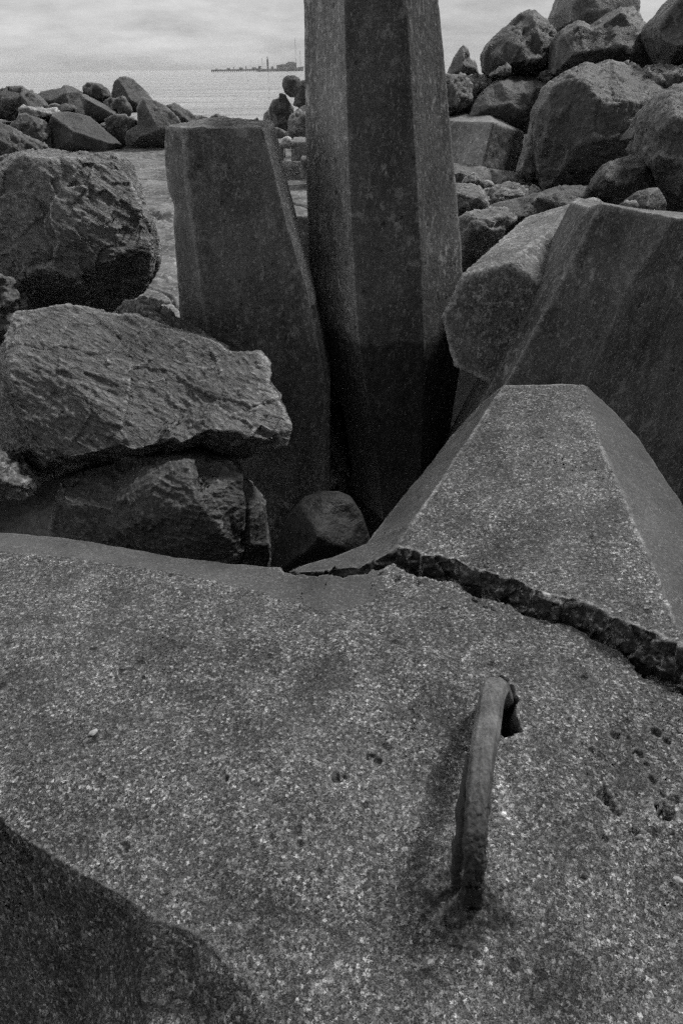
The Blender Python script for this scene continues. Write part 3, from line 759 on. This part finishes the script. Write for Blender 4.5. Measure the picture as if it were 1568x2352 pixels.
# cut block
nr = [(1000,276),(1135,281),(1140,378),(1000,366)]
def prism(front, top_back, name, mat, label, cat, seed, px=7):
    bm = bmesh.new()
    a = [bm.verts.new(p) for p in front]; b = [bm.verts.new(p) for p in top_back]
    n = len(a); bm.faces.new(a); bm.faces.new(b)
    for i in range(n): bm.faces.new((a[i], a[(i+1) % n], b[(i+1) % n], b[i]))
    o = finish(bm, name, M[mat], px=px, it=1, disp=conc_disp(.006, .01, 1.2, .008, seed))
    return tag(o, label, cat)
fr_ = [at_y(960, 275, 8.3), at_y(1132, 281, 7.3), at_y(1203, 303, 7.95), at_y(1196, 405, 7.9), at_y(1106, 385, 7.25), at_y(960, 372, 8.25)]
bk_ = [p + Vector((.1, .75, .03)) for p in fr_]
prism(fr_, bk_, 'concrete_block', 'block', 'squared pale concrete block beside the tall leg, one face dark', 'concrete block', 11.0)
rock('slanting slab boulder leaning on the left flank of the bluff-faced boulder', Z4((480,405),(530,240),(590,50),(620,200),(630,450),(560,470)), [], 6.95, 'rockc', thick=.3, facet=.05)
rock('flat ledge boulder below the squared concrete block', Z4((-60,350,.3),(65,360,.3),(300,383,.3),(500,412,.25),(625,450,.2),(660,535),(330,520),(-60,480)), Z4((100,410,-.02),(400,440,-.02),(560,480,-.03)), 6.95, 'rockc', thick=.8, facet=.06)
rock('small pale cube stone on the barnacled ledge', Z4((115,480),(150,428),(205,410),(245,465),(240,490)), Z4((185,470,-.08)), 6.35, 'rockc', thick=.2)
rock('tiny rounded stone beside the pale cube stone', Z4((258,480),(265,465),(300,460),(325,480),(332,505),(280,510)), [], 6.3, 'pale', thick=.12)
rock('grainy barnacled boulder behind the small pocked one, against the tall leg', Z4((-40,480,.2),(80,478,.2),(160,485,.2),(235,497,.15),(280,560,.05),(300,650),(200,700),(-40,690)), Z4((100,560,-.05),(220,580,-.06),(150,640,-.1)), 5.95, 'barn', thick=.7, facet=.1, rough=2.0)
rock('long grainy barnacled boulder under the flat ledge', Z4((225,540,.1),(300,510,.2),(430,483,.25),(560,500,.25),(650,535,.2),(560,620),(300,650)), Z4((400,560,-.02),(520,560,-.02)), 6.05, 'barn', thick=.6, rough=1.8)
rock('long dark wedge boulder behind the blunt dolos end', Z4((260,665,.1),(330,620,.15),(480,580,.2),(620,545,.25),(690,515,.3),(760,495,.32),(870,493,.32),(990,500,.3),(1060,540,.2),(1120,640),(800,760),(500,820),(300,760)), Z4((600,580,.02),(800,530,.04),(980,530,.05),(520,700,-.1),(800,640,-.08)), 5.45, 'rock', thick=.8, facet=.07, chains=((13, 14, 15),))
rock('small pocked boulder between the tall leg and the blunt dolos end', Z4((95,780,.05),(105,710,.1),(150,680,.15),(250,655,.2),(340,642,.22),(400,645,.22),(480,690,.15),(470,725,.05),(400,790),(370,860),(260,960),(110,960)), Z4((190,700,.0),(300,720,-.05),(250,770,-.1),(400,690,.02),(180,800,-.05),(320,790,-.12)), 4.85, 'rockc', thick=.55, facet=.16, rough=1.6)

# ------------------------------------------------------------------ old jetty slab, blocks and far left boulders
CAPZ = lambda Y: -.3 + .06*(Y-5)
def build_cap():
    bm = bmesh.new()
    xy = [(-30,4.6),(-3.5,4.75),(-2.2,4.7),(-1.15,4.95),(-1.0,6.2),(-1.05,8.25),(-.2,8.3),(.6,8.3),(2.0,8.6),(2.0,13.7),(-4,13.8),(-14,14.2),(-30,14.2)]
    n = len(xy)
    p3 = [Vector((x, y, CAPZ(y))) for x, y in xy]
    vs = tin(bm, xy, n, [], p3)
    skirt(bm, vs, [lambda p: Vector((p.x, p.y, p.z-.9))])
    return bm
def cap_disp(p, n, m):
    if n.z < .3: return .02*noise.noise(p*3)
    q = Vector((p.x*.55, p.y*.9, 0))
    w = noise.noise_vector(p*.9)*.5
    d, pts = noise.voronoi(q*1.0 + w)
    h = hashdir(pts[0]).x
    v = .012*h                                     # plates heaved a little
    crack = d[1] - d[0]
    if crack < .035: v -= .07*(1-crack/.035)
    rub = max(0, noise.noise(p*1.3 + Vector((3, 1, 0))) - .12)
    v += .12*rub*max(0, .3+noise.fractal(p*12, .8, 2, 3)) + .010*noise.fractal(p*9, .8, 2, 3)
    return v
cap = finish(build_cap(), 'jetty_slab', M['cap'], px=6, it=1, disp=cap_disp, cap=9)
tag(cap, 'cracked pale concrete jetty slab between the near boulders and the sea boulders', 'slab')
def box_at(px0, px1, py0, py1, Y, dep, name, mat, label, seed, cat='concrete block', tilt=0):
    a = [at_y(px0, py0, Y), at_y(px1, py0+tilt, Y), at_y(px1, py1, Y-.05), at_y(px0, py1, Y-.05)]
    b = [p + Vector((0, dep, .0)) for p in a]
    return prism(a, b, name, mat, label, cat, seed)
box_at(596, 650, 326, 372, 10.6, .7, 'concrete_block', 'block', 'left of two pale blocks seen between the two legs', 21.0)
box_at(668, 730, 324, 372, 10.6, .7, 'concrete_block', 'block', 'right of two pale blocks seen between the two legs', 22.0)
box_at(690, 760, 364, 412, 9.9, .35, 'concrete_block', 'stub', 'added dark block in place of a dark hole against the tall leg, below the pale blocks', 23.0)  # dark box added to stand in for a dark hole beside the blocks
rock('pale knobby stone resting on the pale blocks between the legs', V((643,330),(646,318),(656,312),(668,314),(672,326),(666,336),(650,336)), [], 10.5, 'pale', thick=.25)

FG = 'boulders along the far waterline'
def frock(label, pts, inner=(), Y=13.8, mat='rock', chains=(), **k):
    k.setdefault('facet', .22); k.setdefault('px', 5)
    return rock(label, pts, list(inner), Y, mat, chains=chains, group=FG, **k)
frock('rounded dark boulder at the left picture edge on the far waterline', Z1((-150,330),(0,290,.1),(100,282,.2),(180,280,.2),(240,310,.15),(300,360,.1),(360,415),(350,470),(200,520),(-20,520),(-150,480)), Z1((60,370,-.2),(180,340,-.15),(220,430,-.15)), 13.5)
frock('white-crusted low rock under the rounded edge boulder', Z1((130,470),(140,430),(220,400,.2),(330,428,.3),(440,435,.3),(420,480),(300,510),(150,500)), Z1((220,440,.0),(330,460,.0)), 13.2, 'pale', thick=.6)
frock('blocky boulder with a dark front and a pale right face', Z1((255,330,.1),(380,292,.2),(470,280,.25),(490,255,.3),(560,275,.4),(632,310,.45),(655,430,.3),(695,505,.25),(600,500),(530,500),(430,480),(330,430)), Z1((515,310,-.1),(535,430,-.15),(380,380,-.12)), 14.2, 'rock', chains=((3, 12, 13),), facet=.04)
frock('plank-like stone sloping down to the right with a pale edge', Z1((610,318,.2),(660,330,.25),(780,395,.25),(895,462,.2),(880,500),(740,560),(650,500)), Z1((650,360,-.1),(870,480,-.1),(740,460,-.08)), 13.7, 'rock', chains=((7, 8),), facet=.03, thick=.4)
frock('small dark boulder with rounded top behind the plank-like stone', Z1((638,330),(635,270),(660,240),(720,240),(780,262),(830,300),(858,360),(780,420),(680,380)), [], 14.8)
frock('peaked boulder with a bright right slope, highest on the waterline', Z1((850,370),(862,240),(900,202),(970,188,.1),(1020,212,.2),(1100,290,.3),(1180,390,.3),(1150,470,.1),(1000,470),(900,420)), Z1((905,215,-.05),(955,290,-.15),(1000,370,-.2),(930,370,-.15)), 14.6, 'rock', chains=((2, 10, 11, 12),), facet=.04)
frock('small hump boulder in front of the peaked one', Z1((850,400),(890,347),(940,338),(975,370),(1015,455),(990,510),(900,500)), [], 14.0, 'rock')
frock('wide near-black boulder beside the broken leg on the waterline', Z1((1040,440),(1090,345),(1180,372,.1),(1260,410,.1),(1325,470),(1400,560),(1420,640),(1300,760),(960,770),(960,620),(1050,560)), Z1((1150,480,-.2),(1200,600,-.3),(1060,660,-.25)), 13.3, 'rockb', facet=.08)
frock('grey boulder sloping into the sea behind the broken leg', Z1((1270,410),(1350,393,.1),(1430,450,.1),(1530,518,.1),(1600,545),(1600,640),(1400,660),(1280,560)), Z1((1370,480,-.1),(1480,560,-.12)), 14.0, 'rock')
frock('dark hollow-sided boulder in the middle of the waterline row', Z1((790,520),(890,472),(1050,512),(1060,640),(960,760),(850,760),(820,620)), Z1((920,540,-.1),(980,600,-.12)), 13.5, 'rockb')
frock('long low boulder sloping to the right, dark front', Z1((370,560,.1),(415,460,.3),(520,458,.4),(690,495,.4),(800,600,.3),(940,715,.2),(800,790),(380,790)), Z1((400,500,.02),(560,610,-.1),(820,700,-.05),(520,690,-.15)), 13.0, 'rock', chains=((1, 8, 9, 10),), facet=.05)
frock('dark boulder with pale ridges at left of the long low boulder', Z1((60,560),(150,488,.1),(200,474,.15),(290,515,.2),(350,530,.2),(395,620,.1),(395,760),(180,740),(120,650)), Z1((285,545,-.1),(210,620,-.12),(160,550,-.1),(310,650,-.15)), 12.9, 'rock')
frock('low sloping boulder at the left picture edge on the jetty slab', Z1((-200,480),(-40,505,.1),(80,580,.2),(200,655,.25),(360,728,.2),(200,800),(30,840),(-200,820)), Z1((0,680,-.1),(120,740,-.08)), 11.6, 'rock')
frock('low hump boulder just above the broken leg top', Z2((220,960),(250,880),(330,840),(400,845),(460,870),(520,890),(640,900),(720,945),(700,1050),(240,1050)), [], 14.2, 'rockb')
frock('tiny pointed rock on the water between the legs', Z2((700,930),(800,868),(860,950),(850,1000),(720,990)), [], 14.4, 'rockb')
frock('thin grey boulder at the left foot of the tall rock cluster', Z2((855,950),(868,840),(930,785),(970,900),(960,1000),(870,1000)), [], 12.6, 'rockc')
frock('upright ribbed dark boulder in the cluster left of the tall leg', Z2((935,1000),(932,750),(980,668),(1030,655),(1055,588),(1112,595),(1165,700),(1220,790),(1200,1000),(1170,1130),(950,1130)), Z2((1060,750,-.15),(1050,950,-.2),(1130,850,-.12),(1000,850,-.1)), 12.0, 'rockb', facet=.14)
frock('ball-shaped dark boulder balanced on top of the cluster', Z2((1078,500),(1088,430),(1130,393),(1220,388),(1280,420),(1305,480),(1290,560),(1235,645),(1180,650),(1110,600)), [], 12.0, 'rockb', facet=.04)
frock('dark boulder half behind the tall leg, beside the balanced one', Z2((1230,640),(1290,470),(1400,420),(1560,420),(1560,760),(1300,790),(1220,740)), [], 12.4, 'rock')
frock('grey-topped boulder at the foot of the tall leg, below the balanced one', Z2((1150,920),(1220,790,.2),(1330,718,.3),(1420,690,.3),(1560,690,.3),(1560,1150),(1150,1170)), Z2((1190,900,-.05),(1330,850,-.1),(1250,1000,-.15)), 11.5, 'rockc')
frock('squat dark stone between the cluster and the pale blocks', V((610,300),(630,292),(660,300),(664,322),(640,335),(600,335)), [], 11.3, 'rockb')

frock('jagged dark boulder filling the gap behind the dark boulder with pale ridges', V((92,266),(104,246),(128,238),(152,237),(174,250),(168,282),(104,284)), [], 13.9, 'rockb', facet=.3)
frock('dark chunk wedged between the plank-like stone and the small hump boulder', V((226,252),(240,228),(256,222),(270,232),(276,270),(244,276)), [], 14.3, 'rockb', facet=.3)
frock('low jagged boulder at the water just left of the broken leg top', V((424,306),(438,284),(452,268),(472,266),(494,276),(506,306)), [], 13.6, 'rockb', facet=.3)
# ------------------------------------------------------------------ setting
def terrain():
    bm = bmesh.new()
    xs = [-60,-40,-25,-16] + [-12+.5*i for i in range(57)] + [20,26,36,60]
    ys = [-8,-5,-3] + [-2+.5*i for i in range(44)] + [21,23,26,30,36]
    def h(x, y):
        z = -1.35 - 1.0*max(0, min(1, (4.2-y)/1.2))
        if y > 8: z = max(z, -1.35 + (y-8)*.28)
        z = min(z, .02)
        if 13.4 < y < 15.6: z = max(z, .30 + .32*max(0, min(1, (-x-3.4)/1.2)) - (.4 if x > 0 else 0))
        if y > 15.5: z -= (y-15.5)*.62
        # rising pile on the right
        r = max(0, min(1, (x-1.0)/1.6)); a = max(0, min(1, (y-4.4)/4.0)); a = a*a*(3-2*a); r = r*r*(3-2*r)
        dn = max(0, (y-9.6)); pile = -1.35 + 2.35*r*a*(1+.05*max(0, x-3)) - dn*.5
        if x > 1.0: z = max(z, pile)
        if y < -1: z -= (-1-y)*.5
        ax = abs(x) - 24
        if ax > 0: z -= ax*.15
        z = max(z, -6.5)
        return z + .22*noise.fractal(Vector((x*.9, y*.9, 3)), 1, 2, 3) - .1
    g = [[bm.verts.new((x, y, h(x, y))) for x in xs] for y in ys]
    for j in range(len(ys)-1):
        for i in range(len(xs)-1): bm.faces.new((g[j][i], g[j][i+1], g[j+1][i+1], g[j+1][i]))
    for f in bm.faces: f.smooth = True
    me = bpy.data.meshes.new('terrain'); bm.to_mesh(me); bm.free()
    o = bpy.data.objects.new('terrain', me); COL.objects.link(o); me.materials.append(M['ground'])
    tag(o, kind='structure')
terrain()
def sea():
    bm = bmesh.new()
    vs = [bm.verts.new(p) for p in ((-40000, -3000, -4), (40000, -3000, -4), (40000, 40000, -4), (-40000, 40000, -4))]
    bm.faces.new(vs); me = bpy.data.meshes.new('sea'); bm.to_mesh(me); bm.free()
    o = bpy.data.objects.new('sea', me); COL.objects.link(o); me.materials.append(M['sea']); tag(o, kind='structure')
sea()

def boxes(name, lst, mat, parent=None):
    bm = bmesh.new()
    for (x0, x1, y0, y1, z0, z1) in lst:
        q = [bm.verts.new(p) for p in ((x0,y0,z0),(x1,y0,z0),(x1,y1,z0),(x0,y1,z0),(x0,y0,z1),(x1,y0,z1),(x1,y1,z1),(x0,y1,z1))]
        for f in ((0,1,2,3),(4,5,6,7),(0,1,5,4),(1,2,6,5),(2,3,7,6),(3,0,4,7)): bm.faces.new([q[i] for i in f])
    bmesh.ops.recalc_face_normals(bm, faces=bm.faces[:])
    me = bpy.data.meshes.new(name); bm.to_mesh(me); bm.free()
    o = bpy.data.objects.new(name, me); COL.objects.link(o); me.materials.append(mat)
    if parent: o.parent = parent
    return o
# far shore: low land along the horizon
def shore():
    bm = bmesh.new(); rr = random.Random(4)
    x = -9500; front = []
    while x < 9500:
        t = 1.0 if x < 900 else 2.6
        hh = (14 + 10*noise.noise(Vector((x*.0012, 0, 0))) + 6*noise.noise(Vector((x*.008, 2, 0))))*t
        front.append((x, max(5, hh))); x += 60
    a = [bm.verts.new((x, 11000, -5)) for x, h in front]; b = [bm.verts.new((x, 11120, h-4)) for x, h in front]; c = [bm.verts.new((x, 11600, -5)) for x, h in front]
    for i in range(len(front)-1):
        bm.faces.new((a[i], a[i+1], b[i+1], b[i])); bm.faces.new((b[i], b[i+1], c[i+1], c[i]))
    me = bpy.data.meshes.new('far_shore'); bm.to_mesh(me); bm.free()
    o = bpy.data.objects.new('far_shore', me); COL.objects.link(o); me.materials.append(M['shore']); tag(o, kind='structure')
shore()
YP = 3000.0
def px2x(px): return x_at(px, YP, -2)
u = YP/FPX*1.16
def pier():
    e = empty('pier', (px2x(540), YP, -4)); tag(e, 'long low pier on the far horizon, left of the moored ship', 'pier')
    x0, x1 = px2x(486)-e.location.x, px2x(602)-e.location.x
    boxes('deck', [(x0, x1, -8, 8, 3.0, 8.0)], M['hull'], e)
    rr = random.Random(2); n = 24
    for i in range(n): boxes('pile', [(x0+(x1-x0)*i/n, x0+(x1-x0)*i/n+1.6, -5, 5, 0, 3)], M['hull'], e)
    for t, w, h in ((.08,7,3),(.31,12,4),(.44,3,7),(.55,14,5),(.68,4,9),(.8,18,5),(.93,9,7)): boxes('deck_house', [(x0+(x1-x0)*t, x0+(x1-x0)*t+w, -4, 4, 8, 8+h)], M['hull'], e)
pier()
def ship():
    e = empty('ship', (px2x(642), YP-60, -4)); tag(e, 'grey moored ship with masts on the horizon beside the tall leg', 'ship')
    x0, x1 = px2x(594)-e.location.x, px2x(700)-e.location.x
    L = x1-x0
    bm = bmesh.new()
    prof = [(0,0),(.01,10),(.15,8),(.45,8),(.85,11),(1.0,14),(.985,0)]
    a = [bm.verts.new((x0+L*t, -9, z)) for t, z in prof]; b = [bm.verts.new((x0+L*t, 9, z)) for t, z in prof]
    bm.faces.new(a); bm.faces.new(b)
    for i in range(len(a)): bm.faces.new((a[i], a[(i+1) % len(a)], b[(i+1) % len(a)], b[i]))
    bmesh.ops.recalc_face_normals(bm, faces=bm.faces[:])
    me = bpy.data.meshes.new('hull'); bm.to_mesh(me); bm.free()
    o = bpy.data.objects.new('hull', me); COL.objects.link(o); me.materials.append(M['hull']); o.parent = e
    for bx_ in [(x0+L*.04, x0+L*.1, -5, 5, 10, 17), (x0+L*.3, x0+L*.36, -5, 5, 8, 15), (x0+L*.42, x0+L*.5, -6, 6, 8, 19), (x0+L*.5, x0+L*.62, -6, 6, 8, 21), (x0+L*.62, x0+L*.84, -7, 7, 10, 25), (x0+L*.66, x0+L*.8, -5, 5, 25, 28)]: boxes('deckhouse', [bx_], M['hull'], e)
    boxes('funnel', [(x0+L*.215, x0+L*.255, -3, 3, 8, 36), (x0+L*.225, x0+L*.245, -2, 2, 36, 45)], M['hull'], e)
    for t, h, w in ((.83, 98, .55), (.925, 62, .65), (.12, 40, .5)):
        boxes('mast', [(x0+L*t-w, x0+L*t+w, -w, w, 9, h)], M['hull'], e)
ship()

def haze():
    bm = bmesh.new(); bmesh.ops.create_cube(bm, size=1)
    for v in bm.verts: v.co = Vector((v.co.x*84000, 18500 + v.co.y*46000, 52 + v.co.z*118))
    me = bpy.data.meshes.new('haze'); bm.to_mesh(me); bm.free()
    o = bpy.data.objects.new('haze', me); COL.objects.link(o)
    m = bpy.data.materials.new('haze'); m.use_nodes = True; n_ = m.node_tree; n_.nodes.clear()
    out = n_.nodes.new('ShaderNodeOutputMaterial'); v = n_.nodes.new('ShaderNodeVolumePrincipled')
    v.inputs['Color'].default_value = (.9, .9, .9, 1); v.inputs['Density'].default_value = HAZE; v.inputs['Anisotropy'].default_value = .2
    n_.links.new(v.outputs[0], out.inputs['Volume']); me.materials.append(m)
    tag(o, kind='stuff')
HAZE = 3.5e-5
haze()
# small things in the foreground
def pebble(label, px, py, z, size, mat, seed, flat=.5):
    bm = bmesh.new(); bmesh.ops.create_icosphere(bm, subdivisions=3, radius=1)
    a = Vector((noise.noise(Vector((seed, 0, 0))), noise.noise(Vector((0, seed, 0))), 0))
    c = at_z(px, py, z); ang = seed*2.1
    for v in bm.verts:
        p = v.co * (1 + .25*noise.noise(v.co*1.3 + Vector((seed, seed, 0))))
        p = Vector((p.x*1.5, p.y, p.z*flat)); p.rotate(Matrix.Rotation(ang, 3, 'Z'))
        v.co = p*size*.68
    for f in bm.faces: f.smooth = True
    me = bpy.data.meshes.new('shell'); bm.to_mesh(me); bm.free()
    o = bpy.data.objects.new('shell', me); COL.objects.link(o); o.location = c; me.materials.append(M[mat])
    tag(o, label, 'shell', 'white shell bits on the concrete')
pebble('white shell bit lodged on the upper lip of the crack', 1257, 1367, .06, .014, 'shell', 1.3)
pebble('largest white shell bit right of the iron loop', 1369, 1698, .012, .011, 'shell', 2.2)
pebble('slim white shell bit between the loop and the pitted patch', 1312, 1783, .022, .008, 'shell', 3.4)
pebble('pale shell bit alone on the left of the slab', 215, 1682, .012, .011, 'shell', 4.9)
pebble('pale shell bit by the right edge, lower than the others', 1556, 2020, -.0, .009, 'shell', 5.7)

rr = random.Random(12)
for i in range(16):
    a_, b_ = rr.choice(list(zip(CRU[4:-2], CRU[5:-1])) if i % 3 else list(zip(CRL[4:-2], CRL[5:-1])))
    t_ = rr.random(); off = rr.uniform(-26, -8) if i % 3 else rr.uniform(8, 24)
    x_, y_ = a_[0]+(b_[0]-a_[0])*t_, a_[1]+(b_[1]-a_[1])*t_ + off
    z_ = a_[2]+(b_[2]-a_[2])*t_
    pebble('small rough concrete crumb lying along the lip of the crack', x_, y_, z_ + .003, rr.uniform(.005, .012), 'limb', 10.3+i*1.7, .7)
    o = bpy.context.scene.collection.objects[-1]; o.name = 'crumb'; o['category'] = 'crumb'; o['group'] = 'concrete crumbs along the crack'
# ------------------------------------------------------------------ sky and light
GEL, GAZ = math.radians(34), math.radians(-2)
SUN_EL, SUN_AZ = math.radians(50), math.radians(54)      # azimuth from straight ahead towards the right
w = bpy.data.worlds.new('World'); sc.world = w; w.use_nodes = True
nt = w.node_tree; nt.nodes.clear(); k = NT(nt)
out = k.n('ShaderNodeOutputWorld'); bg = k.n('ShaderNodeBackground'); k.link(bg.outputs[0], out.inputs[0])
sky = k.n('ShaderNodeTexSky', sky_type='NISHITA'); sky.sun_disc = False
sky.sun_elevation = SUN_EL; sky.sun_rotation = SUN_AZ; sky.air_density = 1.0; sky.dust_density = 3.0
bw = k.n('ShaderNodeRGBToBW'); k.link(sky.outputs[0], bw.inputs[0])
tc = k.n('ShaderNodeTexCoord'); g = tc.outputs['Generated']
sx = k.n('ShaderNodeSeparateXYZ'); k.link(g, sx.inputs[0]); X, Yc, Zc = sx.outputs
# flat cloud deck: project the direction onto a plane overhead
zc = k.math('MAXIMUM', Zc, .0)
cv = k.n('ShaderNodeCombineXYZ')
k.link(k.math('DIVIDE', X, k.math('ADD', zc, .2)), cv.inputs[0]); k.link(k.math('DIVIDE', Yc, k.math('ADD', zc, .2)), cv.inputs[1])
c1 = k.noise(cv.outputs[0], .9, 5, .55, .3); c2 = k.noise(cv.outputs[0], 2.6, 4, .6)
cl = k.math('ADD', k.mr(c1, .3, .7, -.24, .24), k.mr(c2, .3, .7, -.18, .18))
gd = Vector((math.sin(GAZ)*math.cos(GEL), math.cos(GAZ)*math.cos(GEL), math.sin(GEL)))
dp = k.n('ShaderNodeVectorMath', operation='DOT_PRODUCT'); k.link(g, dp.inputs[0]); dp.inputs[1].default_value = gd
glow = k.math('POWER', k.math('MAXIMUM', dp.outputs['Value'], 0.0), 5.0)
el = k.n('ShaderNodeValToRGB'); k.link(Zc, el.inputs[0])          # brightness of the deck by height above the horizon
er = el.color_ramp; er.interpolation = 'EASE'
for i, (p_, v_) in enumerate(((0, .43), (.075, .47), (.24, .90), (1, .52))):
    e_ = er.elements[i] if i < 2 else er.elements.new(p_)
    e_.position = p_; e_.color = (v_, v_, v_, 1)
azf = k.math('ADD', k.mr(Yc, -1, 1, .02, 1.14), k.math('MULTIPLY', k.math('MAXIMUM', k.math('MULTIPLY', X, -1.0), 0.0), .75))
grad = k.math('ADD', k.math('MULTIPLY', k.math('MULTIPLY', el.outputs[0], 10.0), azf), k.math('MULTIPLY', glow, 3.6))
thin = k.math('ADD', k.math('MULTIPLY', bw.outputs[0], .08), grad)      # cloud deck with a little of the clear sky's own gradient
val = k.math('MULTIPLY', thin, k.math('ADD', 1.0, cl))
k.link(k.grey(val), bg.inputs[0]); bg.inputs[1].default_value = .08
sl = bpy.data.lights.new('sun', 'SUN'); sl.energy = 2.6; sl.angle = math.radians(10); sl.color = (1, .995, .985)
so = bpy.data.objects.new('sun', sl); COL.objects.link(so)
dirv = Vector((math.sin(SUN_AZ)*math.cos(SUN_EL), math.cos(SUN_AZ)*math.cos(SUN_EL), math.sin(SUN_EL)))
so.rotation_euler = dirv.to_track_quat('Z', 'Y').to_euler()
so.location = (4, 6, 9)

sc.view_settings.view_transform = 'Standard'; sc.view_settings.look = 'None'
sc.view_settings.exposure = 0; sc.view_settings.gamma = 1
sc.cycles.max_bounces = 5
sc.cycles.use_denoising = False
sc.cycles.use_adaptive_sampling = True
sc.cycles.adaptive_threshold = .06
sc.cycles.adaptive_min_samples = 24
